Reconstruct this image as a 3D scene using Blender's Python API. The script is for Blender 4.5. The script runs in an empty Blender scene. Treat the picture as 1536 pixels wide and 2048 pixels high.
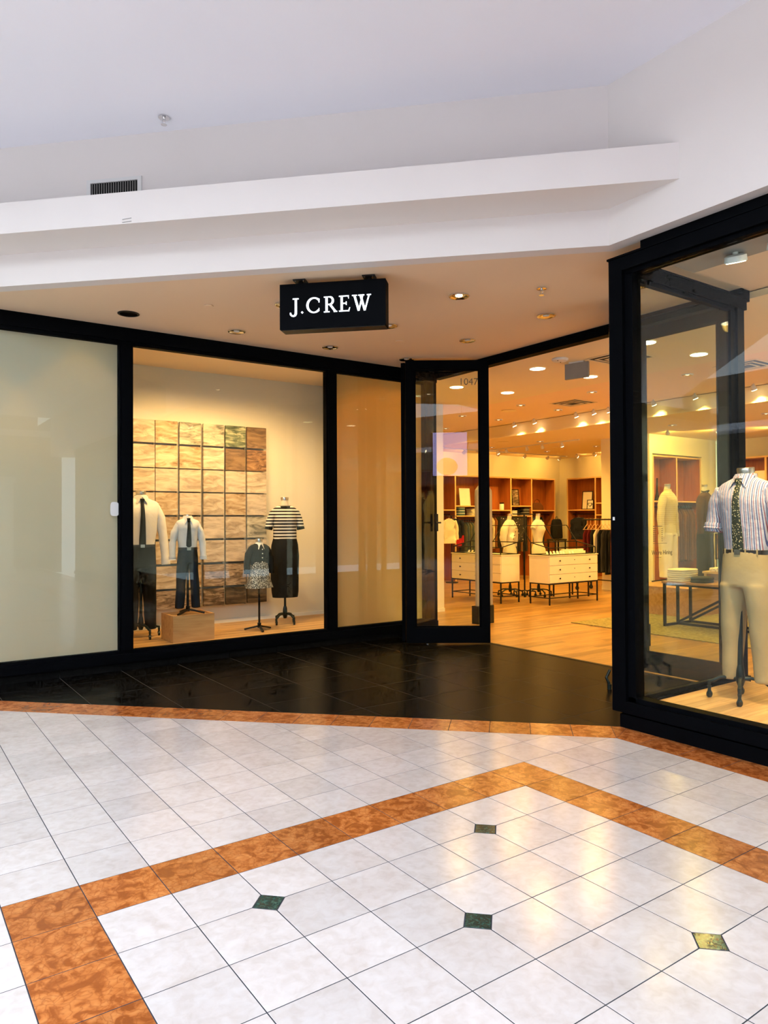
import bpy, math, random
from mathutils import Vector, Matrix, noise
random.seed(7)
SC = bpy.context.scene
COL = SC.collection
PI = math.pi
R = math.radians

# ------------------------------------------------------------------ camera, sky, exposure
# world axes: X runs along the left storefront, Y runs along the doorway; metres
cam_d = bpy.data.cameras.new('camera')
cam = bpy.data.objects.new('camera', cam_d)
COL.objects.link(cam)
cam_d.sensor_fit = 'VERTICAL'
cam_d.sensor_height = 36.0
cam_d.lens = 1446.65 / 2048 * 36.0
cam_d.clip_end = 200
YAW, PITCH, ROLL = R(35.149), R(0.680), R(-0.306)
F_ = Vector((math.sin(YAW)*math.cos(PITCH), math.cos(YAW)*math.cos(PITCH), math.sin(PITCH)))
R_ = Vector((math.cos(YAW), -math.sin(YAW), 0))
U_ = R_.cross(F_)
R2 = R_*math.cos(ROLL) + U_*math.sin(ROLL)
U2 = -R_*math.sin(ROLL) + U_*math.cos(ROLL)
cam.matrix_world = Matrix(((R2.x, U2.x, -F_.x, 0), (R2.y, U2.y, -F_.y, 0), (R2.z, U2.z, -F_.z, 1.582), (0, 0, 0, 1)))
SC.camera = cam

world = bpy.data.worlds.new('daylight')
SC.world = world
world.use_nodes = True
wb = world.node_tree.nodes['Background']
wb.inputs[0].default_value = (0.79, 0.89, 1.0, 1)      # overcast daylight over the glazed atrium
wb.inputs[1].default_value = 5.6

SC.view_settings.view_transform = 'Standard'
SC.view_settings.look = 'None'
SC.view_settings.gamma = 1
SC.view_settings.exposure = 0.0
SC.view_settings.use_curve_mapping = False
SC.cycles.use_denoising = True
SC.cycles.max_bounces = 5
SC.cycles.diffuse_bounces = 3
SC.cycles.glossy_bounces = 3
SC.cycles.use_light_tree = False
SC.cycles.use_adaptive_sampling = True
SC.cycles.adaptive_threshold = 0.04
SC.cycles.adaptive_min_samples = 12
SC.render.use_persistent_data = False
SC.cycles.transmission_bounces = 4
SC.cycles.transparent_max_bounces = 16
SC.cycles.caustics_reflective = False
SC.cycles.caustics_refractive = False
SC.cycles.sample_clamp_indirect = 6.0

LAMPS = 3.8
WARM = (1.0, 0.54, 0.10)
WARM2 = (1.0, 0.60, 0.14)
def spot(loc, power, color=WARM, angle=150, blend=0.6, radius=0.06, target=None):
    d = bpy.data.lights.new('lamp', 'SPOT')
    d.energy = power*LAMPS; d.color = color; d.spot_size = R(angle); d.spot_blend = blend; d.shadow_soft_size = radius
    o = bpy.data.objects.new('lamp', d); COL.objects.link(o); o.location = loc
    if target is not None:
        v = Vector(target) - Vector(loc)
        o.rotation_euler = v.to_track_quat('-Z', 'Y').to_euler()
    return o

# ------------------------------------------------------------------ materials
def mat(name):
    m = bpy.data.materials.new(name); m.use_nodes = True
    nt = m.node_tree; b = nt.nodes['Principled BSDF']
    return m, nt, b
def N(nt, typ, **kw):
    n = nt.nodes.new(typ)
    for k, v in kw.items():
        if k.startswith('i_'):
            n.inputs[k[2:].replace('_', ' ')].default_value = v
        else:
            setattr(n, k, v)
    return n
def L(nt, a, b): nt.links.new(a, b)
def ramp(nt, fac, stops):
    r = nt.nodes.new('ShaderNodeValToRGB')
    e = r.color_ramp.elements
    while len(e) < len(stops): e.new(0.5)
    for el, (p, c) in zip(e, stops):
        el.position = p; el.color = (*c, 1)
    L(nt, fac, r.inputs[0]); return r.outputs[0]
def coords(nt, scale=(1, 1, 1), kind='Object', rot=(0, 0, 0)):
    t = nt.nodes.new('ShaderNodeTexCoord'); mp = nt.nodes.new('ShaderNodeMapping')
    mp.inputs['Scale'].default_value = scale; mp.inputs['Rotation'].default_value = rot
    L(nt, t.outputs[kind], mp.inputs[0]); return mp.outputs[0]
def world_pos(nt, scale=(1, 1, 1), rot=(0, 0, 0)):
    t = nt.nodes.new('ShaderNodeNewGeometry'); mp = nt.nodes.new('ShaderNodeMapping')
    mp.inputs['Scale'].default_value = scale; mp.inputs['Rotation'].default_value = rot
    L(nt, t.outputs['Position'], mp.inputs[0]); return mp.outputs[0]
def plain(name, col, rough=0.6, metal=0.0, spec=0.5, var=0.06, nscale=6.0, bump=0.0, bscale=60.0):
    m, nt, b = mat(name)
    co = coords(nt)
    nz = N(nt, 'ShaderNodeTexNoise', i_Scale=nscale, i_Detail=4.0); L(nt, co, nz.inputs['Vector'])
    c0 = tuple(max(0, c*(1-var)) for c in col); c1 = tuple(min(1, c*(1+var)) for c in col)
    L(nt, ramp(nt, nz.outputs['Fac'], [(0.3, c0), (0.7, c1)]), b.inputs['Base Color'])
    b.inputs['Roughness'].default_value = rough; b.inputs['Metallic'].default_value = metal
    b.inputs['Specular IOR Level'].default_value = spec if rough < 0.8 or metal else spec*0.25
    if bump:
        n2 = N(nt, 'ShaderNodeTexNoise', i_Scale=bscale, i_Detail=3.0); L(nt, co, n2.inputs['Vector'])
        bp = N(nt, 'ShaderNodeBump', i_Strength=bump, i_Distance=0.01); L(nt, n2.outputs['Fac'], bp.inputs['Height'])
        L(nt, bp.outputs[0], b.inputs['Normal'])
    return m
def emis(name, col, s):
    m, nt, b = mat(name)
    b.inputs['Base Color'].default_value = (*col, 1)
    b.inputs['Emission Color'].default_value = (*col, 1); b.inputs['Emission Strength'].default_value = s
    m.cycles.emission_sampling = 'NONE'      # the lamps inside do the lighting
    return m
def striped(name, axis, freq, c_bg, stripes, rough=0.8, bump=0.1):
    """stripes along one object axis: [(from,to,colour)] in period fractions"""
    m, nt, b = mat(name)
    t = nt.nodes.new('ShaderNodeTexCoord'); s = nt.nodes.new('ShaderNodeSeparateXYZ'); L(nt, t.outputs['Object'], s.inputs[0])
    mu = N(nt, 'ShaderNodeMath', operation='MULTIPLY'); L(nt, s.outputs[axis], mu.inputs[0]); mu.inputs[1].default_value = freq
    fr = N(nt, 'ShaderNodeMath', operation='FRACT'); L(nt, mu.outputs[0], fr.inputs[0])
    r = nt.nodes.new('ShaderNodeValToRGB'); r.color_ramp.interpolation = 'CONSTANT'
    pts = [(0.0, c_bg)]
    for a, z, c in stripes: pts += [(a, c), (z, c_bg)]
    e = r.color_ramp.elements
    while len(e) < len(pts): e.new(0.5)
    for el, (p, c) in zip(e, pts): el.position = p; el.color = (*c, 1)
    L(nt, fr.outputs[0], r.inputs[0]); L(nt, r.outputs[0], b.inputs['Base Color'])
    b.inputs['Roughness'].default_value = rough
    nz = N(nt, 'ShaderNodeTexNoise', i_Scale=18.0, i_Detail=3.0); L(nt, t.outputs['Object'], nz.inputs['Vector'])
    bp = N(nt, 'ShaderNodeBump', i_Strength=bump, i_Distance=0.02); L(nt, nz.outputs['Fac'], bp.inputs['Height']); L(nt, bp.outputs[0], b.inputs['Normal'])
    return m

def glass_mat(name, tint=(0.93, 0.97, 0.95), refl=1.0):
    m = bpy.data.materials.new(name); m.use_nodes = True; nt = m.node_tree; nt.nodes.clear()
    out = nt.nodes.new('ShaderNodeOutputMaterial')
    tr = nt.nodes.new('ShaderNodeBsdfTransparent'); tr.inputs[0].default_value = (*tint, 1)
    gl = nt.nodes.new('ShaderNodeBsdfGlossy'); gl.inputs['Roughness'].default_value = 0.0; gl.inputs[0].default_value = (0.95, 0.98, 1, 1)
    lw = nt.nodes.new('ShaderNodeLayerWeight'); lw.inputs[0].default_value = 0.5
    pw = N(nt, 'ShaderNodeMath', operation='POWER'); pw.inputs[1].default_value = 5.0; L(nt, lw.outputs['Facing'], pw.inputs[0])
    mu = N(nt, 'ShaderNodeMath', operation='MULTIPLY_ADD'); mu.inputs[1].default_value = 0.80*refl; mu.inputs[2].default_value = 0.015*refl; L(nt, pw.outputs[0], mu.inputs[0])
    mx = nt.nodes.new('ShaderNodeMixShader')
    L(nt, mu.outputs[0], mx.inputs[0]); L(nt, tr.outputs[0], mx.inputs[1]); L(nt, gl.outputs[0], mx.inputs[2]); L(nt, mx.outputs[0], out.inputs[0])
    return m
def film_mat(name, col, trans, rough=0.12):
    m = bpy.data.materials.new(name); m.use_nodes = True; nt = m.node_tree; nt.nodes.clear()
    out = nt.nodes.new('ShaderNodeOutputMaterial')
    df = nt.nodes.new('ShaderNodeBsdfDiffuse'); df.inputs[0].default_value = (*col, 1)
    tl = nt.nodes.new('ShaderNodeBsdfTranslucent'); tl.inputs[0].default_value = (*col, 1)
    mx = nt.nodes.new('ShaderNodeMixShader'); mx.inputs[0].default_value = trans
    L(nt, df.outputs[0], mx.inputs[1]); L(nt, tl.outputs[0], mx.inputs[2]); L(nt, mx.outputs[0], out.inputs[0])
    return m

M = {}
M['paint'] = plain('white_wall_paint', (0.80, 0.755, 0.72), 0.75, var=0.015, nscale=1.5, bump=0.03, bscale=200)
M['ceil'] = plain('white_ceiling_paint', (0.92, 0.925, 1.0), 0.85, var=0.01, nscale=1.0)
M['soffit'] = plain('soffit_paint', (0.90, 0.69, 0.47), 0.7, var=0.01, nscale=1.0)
M['iceil'] = plain('store_ceiling_paint', (0.88, 0.75, 0.50), 0.8, var=0.01, nscale=1.0)
M['iwall'] = plain('store_wall_paint', (0.82, 0.76, 0.56), 0.8, var=0.015, nscale=1.0)
M['dwall'] = plain('display_wall_paint', (0.72, 0.68, 0.60), 0.8, var=0.015, nscale=1.0)
M['farwall'] = plain('dim_stone', (0.16, 0.14, 0.12), 0.8, var=0.1)
M['black'] = plain('black_frame_paint', (0.002, 0.0024, 0.0034), 0.5, spec=0.03, var=0.1)
M['blackm'] = plain('black_metal', (0.010, 0.010, 0.010), 0.45, metal=0.0, spec=0.2, var=0.1)
M['castiron'] = plain('dark_cast_iron', (0.012, 0.022, 0.022), 0.35, metal=0.4, var=0.2)
M['glass'] = glass_mat('clear_glass')
M['vitrine'] = glass_mat('vitrine_glass', (0.97, 0.985, 0.97), 0.06)
M['chrome'] = plain('chrome', (0.75, 0.75, 0.76), 0.12, metal=1.0, var=0.05)
M['steel'] = plain('brushed_steel', (0.55, 0.50, 0.45), 0.28, metal=1.0, var=0.12, nscale=30)
M['white'] = plain('white_plastic', (0.75, 0.75, 0.73), 0.5, var=0.02)
M['grey'] = plain('grey_plastic', (0.30, 0.29, 0.27), 0.5, var=0.03)
M['linen'] = plain('form_linen', (0.72, 0.66, 0.55), 0.9, var=0.05, bump=0.05, bscale=300)
M['film'] = film_mat('white_window_film', (0.70, 0.65, 0.52), 0.40)
M['film2'] = film_mat('cream_window_panel', (0.80, 0.56, 0.24), 0.55)
M['lampon'] = emis('lit_lamp', (1.0, 0.80, 0.48), 16.0)
M['lampdim'] = emis('dim_lamp', (1.0, 0.85, 0.6), 2.2)
M['letter'] = emis('lit_letter', (0.86, 0.94, 1.0), 1.6)

def marble(name, base, dark, light, rough, veins=0.5, scale=3.0, rnd=0.10):
    m, nt, b = mat(name)
    co = world_pos(nt)
    oi = nt.nodes.new('ShaderNodeObjectInfo')
    # every tile is cut from another place in the stone
    ad = N(nt, 'ShaderNodeVectorMath', operation='MULTIPLY_ADD')
    cb = nt.nodes.new('ShaderNodeCombineXYZ'); L(nt, oi.outputs['Random'], cb.inputs[0]); L(nt, oi.outputs['Random'], cb.inputs[2])
    L(nt, cb.outputs[0], ad.inputs[0]); ad.inputs[1].default_value = (37, 11, 53); L(nt, co, ad.inputs[2])
    n1 = N(nt, 'ShaderNodeTexNoise', i_Scale=scale, i_Detail=7.0, i_Roughness=0.62, i_Distortion=1.2); L(nt, ad.outputs[0], n1.inputs['Vector'])
    n2 = N(nt, 'ShaderNodeTexNoise', i_Scale=scale*6, i_Detail=5.0, i_Distortion=0.6); L(nt, ad.outputs[0], n2.inputs['Vector'])
    c1 = ramp(nt, n1.outputs['Fac'], [(0.30, dark), (0.47, base), (0.72, light)])
    c2 = ramp(nt, n2.outputs['Fac'], [(0.35, dark), (0.50, base), (0.66, light)])
    mx = N(nt, 'ShaderNodeMixRGB', blend_type='MIX'); mx.inputs[0].default_value = veins
    L(nt, c1, mx.inputs[1]); L(nt, c2, mx.inputs[2])
    hv = nt.nodes.new('ShaderNodeHueSaturation')
    mr = N(nt, 'ShaderNodeMapRange'); mr.inputs['To Min'].default_value = 1-rnd; mr.inputs['To Max'].default_value = 1+rnd*0.6
    L(nt, oi.outputs['Random'], mr.inputs['Value']); L(nt, mr.outputs[0], hv.inputs['Value']); L(nt, mx.outputs[0], hv.inputs['Color'])
    L(nt, hv.outputs[0], b.inputs['Base Color'])
    b.inputs['Roughness'].default_value = rough; b.inputs['Specular IOR Level'].default_value = 0.45
    return m
M['cream'] = marble('cream_marble', (0.60, 0.54, 0.52), (0.52, 0.45, 0.415), (0.66, 0.615, 0.605), 0.19, 0.45, 3.5, 0.10)
M['green'] = marble('green_marble', (0.012, 0.045, 0.038), (0.004, 0.015, 0.014), (0.06, 0.16, 0.13), 0.15, 0.6, 14.0, 0.3)
def rosso(name):
    m, nt, b = mat(name)
    co = world_pos(nt)
    oi = nt.nodes.new('ShaderNodeObjectInfo')
    nd = N(nt, 'ShaderNodeTexNoise', i_Scale=9.0, i_Detail=3.0); L(nt, co, nd.inputs['Vector'])
    mixv = N(nt, 'ShaderNodeMixRGB', blend_type='ADD'); mixv.inputs[0].default_value = 0.16; L(nt, co, mixv.inputs[1]); L(nt, nd.outputs['Color'], mixv.inputs[2])
    vo = N(nt, 'ShaderNodeTexVoronoi', feature='DISTANCE_TO_EDGE', i_Scale=26.0); L(nt, mixv.outputs[0], vo.inputs['Vector'])
    edge = ramp(nt, vo.outputs['Distance'], [(0.0, (0.35, 0.35, 0.35)), (0.06, (0.8, 0.8, 0.8)), (0.2, (1, 1, 1))])
    n1 = N(nt, 'ShaderNodeTexNoise', i_Scale=14.0, i_Detail=5.0, i_Distortion=1.0); L(nt, co, n1.inputs['Vector'])
    body = ramp(nt, n1.outputs['Fac'], [(0.40, (0.30, 0.078, 0.016)), (0.50, (0.50, 0.155, 0.036)), (0.70, (0.62, 0.23, 0.065))])
    mx = N(nt, 'ShaderNodeMixRGB', blend_type='MIX'); mx.inputs[1].default_value = (0.27, 0.068, 0.015, 1); L(nt, edge, mx.inputs[0]); L(nt, body, mx.inputs[2])
    hv = nt.nodes.new('ShaderNodeHueSaturation'); mr = N(nt, 'ShaderNodeMapRange'); mr.inputs['To Min'].default_value = 0.82; mr.inputs['To Max'].default_value = 1.12
    L(nt, oi.outputs['Random'], mr.inputs['Value']); L(nt, mr.outputs[0], hv.inputs['Value']); L(nt, mx.outputs[0], hv.inputs['Color'])
    L(nt, hv.outputs[0], b.inputs['Base Color']); b.inputs['Roughness'].default_value = 0.2
    return m
M['rosso'] = rosso('orange_red_marble')
M['slate'] = marble('black_slate', (0.006, 0.006, 0.006), (0.004, 0.004, 0.004), (0.010, 0.0097, 0.009), 0.27, 0.5, 5.0, 0.15)
M['slate'].node_tree.nodes['Principled BSDF'].inputs['Specular IOR Level'].default_value = 0.02
M['grout'] = plain('dark_grout', (0.03, 0.035, 0.045), 0.8)
M['grout2'] = plain('pale_grout', (0.075, 0.068, 0.058), 0.8)
def wood(name, c0, c1, rough=0.45, scale=(1.2, 16, 16), plank=None, rotz=0.0, spec=0.35):
    m, nt, b = mat(name)
    co = world_pos(nt, scale, (0, 0, rotz)) if plank else coords(nt, scale)
    nz = N(nt, 'ShaderNodeTexNoise', i_Scale=1.6, i_Detail=6.0, i_Distortion=0.6); L(nt, co, nz.inputs['Vector'])
    col = ramp(nt, nz.outputs['Fac'], [(0.32, c0), (0.68, c1)])
    if plank:
        w, ln = plank
        c2 = world_pos(nt, (1, 1, 1), (0, 0, rotz))
        br = nt.nodes.new('ShaderNodeTexBrick')
        br.inputs['Scale'].default_value = 1.0; br.inputs['Brick Width'].default_value = ln; br.inputs['Row Height'].default_value = w
        br.inputs['Mortar Size'].default_value = 0.0012; br.inputs['Color1'].default_value = (0.66, 0.64, 0.62, 1); br.inputs['Color2'].default_value = (1.22, 1.18, 1.12, 1)
        br.inputs['Mortar'].default_value = (0.45, 0.4, 0.35, 1); br.offset = 0.37
        L(nt, c2, br.inputs['Vector'])
        mx = N(nt, 'ShaderNodeMixRGB', blend_type='MULTIPLY'); mx.inputs[0].default_value = 1.0
        L(nt, col, mx.inputs[1]); L(nt, br.outputs['Color'], mx.inputs[2]); col = mx.outputs[0]
    L(nt, col, b.inputs['Base Color']); b.inputs['Roughness'].default_value = rough; b.inputs['Specular IOR Level'].default_value = spec
    return m
M['woodfloor'] = wood('oak_strip_floor', (0.26, 0.145, 0.046), (0.42, 0.255, 0.085), 0.28, (1.4, 22, 1), plank=(0.083, 1.3))
M['dispfloor'] = wood('display_oak_floor', (0.48, 0.28, 0.11), (0.66, 0.43, 0.20), 0.4, (1.4, 22, 1), plank=(0.09, 1.5))
M['shelf'] = wood('cherry_shelf', (0.30, 0.088, 0.016), (0.41, 0.13, 0.024), 0.5, (14, 14, 1.0))
M['shelfedge'] = wood('maple_shelf_edge', (0.62, 0.38, 0.16), (0.72, 0.48, 0.22), 0.5, (2, 2, 2))
M['crate'] = wood('oak_crate', (0.42, 0.22, 0.085), (0.56, 0.33, 0.14), 0.5, (1.5, 14, 14))
M['platform'] = wood('oak_platform', (0.40, 0.20, 0.07), (0.54, 0.30, 0.12), 0.5, (1.5, 14, 14))
M['cabinet'] = plain('cream_lacquer', (0.74, 0.68, 0.52), 0.5, var=0.02)
M['rug'] = plain('olive_rug', (0.24, 0.205, 0.085), 0.95, var=0.35, nscale=24, bump=0.4, bscale=120)

# ------------------------------------------------------------------ mesh helpers
class MB:
    def __init__(s): s.v = []; s.f = []
    def quad(s, *ps):
        b = len(s.v); s.v += [tuple(p) for p in ps]; s.f.append(tuple(range(b, b+len(ps)))); return s
    def prism(s, poly, z0, z1):
        """vertical prism over a counter-clockwise plan polygon"""
        n = len(poly); b = len(s.v)
        s.v += [(x, y, z0) for x, y in poly] + [(x, y, z1) for x, y in poly]
        s.f.append(tuple(b+n-1-i for i in range(n))); s.f.append(tuple(b+n+i for i in range(n)))
        for i in range(n):
            j = (i+1) % n; s.f.append((b+i, b+j, b+n+j, b+n+i))
        return s
    def box(s, x0, x1, y0, y1, z0, z1):
        return s.prism([(x0, y0), (x1, y0), (x1, y1), (x0, y1)], z0, z1)
    def fprism(s, o, ex, ey, poly, t):
        """polygon in the frame o + ex*u + ey*v, extruded by t along ex x ey"""
        o = Vector(o); ex = Vector(ex); ey = Vector(ey); n3 = ex.cross(ey).normalized()*t; n = len(poly); b = len(s.v)
        for k in (0, 1):
            for u, w in poly: s.v.append(tuple(o + ex*u + ey*w + n3*k))
        s.f.append(tuple(b+n-1-i for i in range(n))); s.f.append(tuple(b+n+i for i in range(n)))
        for i in range(n):
            j = (i+1) % n; s.f.append((b+i, b+j, b+n+j, b+n+i))
        return s
    def bar(s, p, q, w, h=None, up=(0, 0, 1)):
        """square bar from p to q"""
        h = h or w; p = Vector(p); q = Vector(q); d = (q-p).normalized(); up = Vector(up)
        if abs(d.dot(up)) > 0.98: up = Vector((1, 0, 0)) if abs(d.x) < 0.9 else Vector((0, 1, 0))
        a = d.cross(up).normalized(); c = a.cross(d); b = len(s.v)
        for e in (p, q):
            for i, j in ((-1, -1), (1, -1), (1, 1), (-1, 1)): s.v.append(tuple(e + a*(w/2*i) + c*(h/2*j)))
        for f in ((3, 2, 1, 0), (4, 5, 6, 7), (0, 1, 5, 4), (1, 2, 6, 5), (2, 3, 7, 6), (3, 0, 4, 7)): s.f.append(tuple(b+i for i in f))
        return s
    def tube(s, pts, rad, n=10, flat=1.0, side=None):
        """round tube through pts; rad is one radius or one per point; flat squashes it"""
        pts = [Vector(p) for p in pts]; m = len(pts)
        if not isinstance(rad, (list, tuple)): rad = [rad]*m
        b = len(s.v); a = None
        for i, p in enumerate(pts):
            d = (pts[min(i+1, m-1)] - pts[max(i-1, 0)]).normalized()
            if a is None:
                ref = Vector(side) if side else (Vector((1, 0, 0)) if abs(d.x) < 0.8 else Vector((0, 1, 0)))
                a = (ref - d*ref.dot(d)).normalized()
            else: a = (a - d*a.dot(d)).normalized()
            c = d.cross(a)
            for k in range(n):
                t = 2*PI*k/n; s.v.append(tuple(p + a*(rad[i]*math.cos(t)) + c*(rad[i]*flat*math.sin(t))))
        for i in range(m-1):
            for k in range(n):
                k2 = (k+1) % n; s.f.append((b+i*n+k, b+i*n+k2, b+(i+1)*n+k2, b+(i+1)*n+k))
        s.f.append(tuple(b+n-1-k for k in range(n))); s.f.append(tuple(b+(m-1)*n+k for k in range(n)))
        return s
    def loft(s, rings, n=28, wob=0.0, wscale=6.0, seed=0.0, cap=True, pw=2.3):
        """horizontal super-ellipse rings (cx, cy, z, rx, ry), bottom to top"""
        b = len(s.v); m = len(rings)
        for cx, cy, z, rx, ry in rings:
            for k in range(n):
                t = 2*PI*k/n; c, q = math.cos(t), math.sin(t)
                x = cx + rx*math.copysign(abs(c)**(2/pw), c); y = cy + ry*math.copysign(abs(q)**(2/pw), q)
                if wob:
                    w = noise.noise(Vector((x*wscale+seed, y*wscale, z*wscale*0.6)))*wob
                    x += c*w; y += q*w
                s.v.append((x, y, z))
        for i in range(m-1):
            for k in range(n):
                k2 = (k+1) % n; s.f.append((b+i*n+k, b+i*n+k2, b+(i+1)*n+k2, b+(i+1)*n+k))
        if cap:
            s.f.append(tuple(b+n-1-k for k in range(n))); s.f.append(tuple(b+(m-1)*n+k for k in range(n)))
        return s
    def cyl(s, x, y, z0, z1, r, n=20, r1=None):
        r1 = r if r1 is None else r1
        return s.loft([(x, y, z0, r, r), (x, y, z1, r1, r1)], n=n, pw=2.0)
    def ball(s, c, r, n=12, m=7):
        return s.loft([(c[0], c[1], c[2]-r*math.cos(PI*(i+0.15)/(m-0.7)), max(1e-4, r*math.sin(PI*(i+0.15)/(m-0.7))), max(1e-4, r*math.sin(PI*(i+0.15)/(m-0.7)))) for i in range(m)], n=n, pw=2.0)
    def lathe(s, prof, c, n=24):
        """profile [(r,z)] revolved about the vertical through c (open ends)"""
        b = len(s.v); m = len(prof)
        for r, z in prof:
            for k in range(n):
                t = 2*PI*k/n; s.v.append((c[0]+r*math.cos(t), c[1]+r*math.sin(t), c[2]+z))
        for i in range(m-1):
            for k in range(n):
                k2 = (k+1) % n; s.f.append((b+i*n+k, b+i*n+k2, b+(i+1)*n+k2, b+(i+1)*n+k))
        return s
    def mesh(s, name, m, smooth=True):
        me = bpy.data.meshes.new(name); me.from_pydata(s.v, [], s.f); me.update()
        if m is not None: me.materials.append(M[m] if isinstance(m, str) else m)
        if smooth:
            for p in me.polygons: p.use_smooth = True
            me.set_sharp_from_angle(angle=R(38))
        return me
    def build(s, name, m, parent=None, loc=None, rotz=0, smooth=True):
        """link as one object; with a parent the coordinates are the parent's own"""
        o = bpy.data.objects.new(name, s.mesh(name, m, smooth)); COL.objects.link(o)
        if parent is not None: o.parent = parent
        if loc is not None: o.location = loc
        if rotz: o.rotation_euler.z = rotz
        return o
    def wbuild(s, name, m, parent=None, smooth=True):
        """coordinates given in the world; the object origin goes to the box centre of its base"""
        xs = [v[0] for v in s.v]; ys = [v[1] for v in s.v]; zs = [v[2] for v in s.v]
        c = ((min(xs)+max(xs))/2, (min(ys)+max(ys))/2, min(zs))
        pl = (0, 0, 0)
        if parent is not None:
            q = parent
            while q is not None: pl = tuple(a+b for a, b in zip(pl, q.location)); q = q.parent
        s.v = [(x-c[0], y-c[1], z-c[2]) for x, y, z in s.v]
        o = bpy.data.objects.new(name, s.mesh(name, m, smooth)); COL.objects.link(o)
        o.location = tuple(a-b for a, b in zip(c, pl))
        if parent is not None: o.parent = parent
        return o
def tag(o, label=None, cat=None, group=None, kind=None):
    if label: o['label'] = label
    if cat: o['category'] = cat
    if group: o['group'] = group
    if kind: o['kind'] = kind
    return o
def thing(name, label, cat, loc, rotz=0, group=None, kind=None):
    o = bpy.data.objects.new(name, None); COL.objects.link(o); o.location = loc; o.rotation_euler.z = rotz
    o.empty_display_size = 0.1
    return tag(o, label, cat, group, kind)
def copy_tree(o, parent=None):
    c = o.copy(); COL.objects.link(c); c.parent = parent
    for ch in o.children: copy_tree(ch, c)
    return c
def struct(o, label=None): return tag(o, label, None, None, 'structure')

def clip(poly, a, b, c):
    """keep the side a*x + b*y <= c"""
    out = []
    for i in range(len(poly)):
        p, q = poly[i], poly[(i+1) % len(poly)]
        dp, dq = a*p[0]+b*p[1]-c, a*q[0]+b*q[1]-c
        if dp <= 0: out.append(p)
        if (dp < 0 < dq) or (dq < 0 < dp):
            t = dp/(dp-dq); out.append((p[0]+(q[0]-p[0])*t, p[1]+(q[1]-p[1])*t))
    return out
def area(poly):
    return abs(sum(poly[i][0]*poly[(i+1) % len(poly)][1]-poly[(i+1) % len(poly)][0]*poly[i][1] for i in range(len(poly))))/2 if len(poly) > 2 else 0
def project(p):
    w = Vector(p) - Vector((0, 0, 1.582)); d = w.dot(F_)
    if d < 0.3: return None
    return 768+1446.65*w.dot(R2)/d, 1024-1446.65*w.dot(U2)/d
def in_view(pts):
    for p in pts:
        q = project((p[0], p[1], 0))
        if q and -20 < q[0] < 1556 and -20 < q[1] < 2068: return True
    return False

# ------------------------------------------------------------------ mall floor
T = 0.305
GX, GY = 3.172, 3.057
KI, KO = 7.72, 8.16           # slanted border band: KI <= x+y <= KO
floor = struct(MB().prism([(-13, -12), (4.70, -12), (4.70, 3.46), (-6.2, 14.36), (-13, 14.36)], -0.12, -0.0012).build('floor', 'grout'), 'glossy cream marble mall floor with orange bands')
rest_c, rest_o = MB(), MB()
tile_cache = {}
def add_tile(poly, m, par, rest, top=0.0, j=0.0018):
    """one floor tile; poly is its plan, shrunk by half a joint"""
    if area(poly) < 0.0006: return
    cx = sum(p[0] for p in poly)/len(poly); cy = sum(p[1] for p in poly)/len(poly)
    sh = []
    for x, y in poly:
        d = math.hypot(x-cx, y-cy); k = max(0.5, 1-j*1.6/d); sh.append((cx+(x-cx)*k, cy+(y-cy)*k))
    if rest is not None and not in_view(poly):
        rest.prism(sh, -0.02, top); return
    loc = [(x-cx, y-cy) for x, y in sh]
    key = (m, tuple((round(x, 4), round(y, 4)) for x, y in loc))
    if key not in tile_cache:
        mb = MB(); b = [(x, y) for x, y in loc]; inn = [(x*(1-0.008), y*(1-0.008)) for x, y in loc]; n = len(b)
        mb.v = [(x, y, -0.02) for x, y in b] + [(x, y, top-0.0008) for x, y in b] + [(x, y, top) for x, y in inn]
        mb.f = [tuple(range(n-1, -1, -1)), tuple(range(2*n, 3*n))]
        for i in range(n):
            k = (i+1) % n; mb.f += [(i, k, n+k, n+i), (n+i, n+k, 2*n+k, 2*n+i)]
        tile_cache[key] = mb.mesh('tile', m, smooth=False)
    o = bpy.data.objects.new('tile', tile_cache[key]); COL.objects.link(o); o.location = (cx, cy, 0); o.parent = par
def cell(a, b): return [(GX+a*T, GY+b*T), (GX+(a+1)*T, GY+b*T), (GX+(a+1)*T, GY+(b+1)*T), (GX+a*T, GY+(b+1)*T)]
inlays = [(2, 1), (6, 1), (4, 3), (2, 5), (6, 5), (4, 7)]
for a in range(-34, 5):
    for b in range(-26, 22):
        if GX+(a+1)*T < -7.5 or GY+b*T > 9: continue
        orange = (a == 0 and b <= 0) or (b == 0 and -9 <= a <= 0) or (a == -9 and b <= 0)
        p = cell(a, b)
        if a >= 4: continue
        p = clip(p, 1, 1, KI)
        if len(p) < 3: continue
        # corners under the little inlays are cut off
        for i, j in inlays:
            x, y = GX-i*T, GY-j*T
            for sx in (-1, 1):
                for sy in (-1, 1):
                    mx, my = (GX+(a+0.5)*T-x)*sx, (GY+(b+0.5)*T-y)*sy
                    if 0 < mx < T and 0 < my < T: p = clip(p, -sx, -sy, -(sx*x+sy*y)-0.074)
        add_tile(p, 'rosso' if orange else 'cream', floor, rest_o if orange else rest_c)
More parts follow.
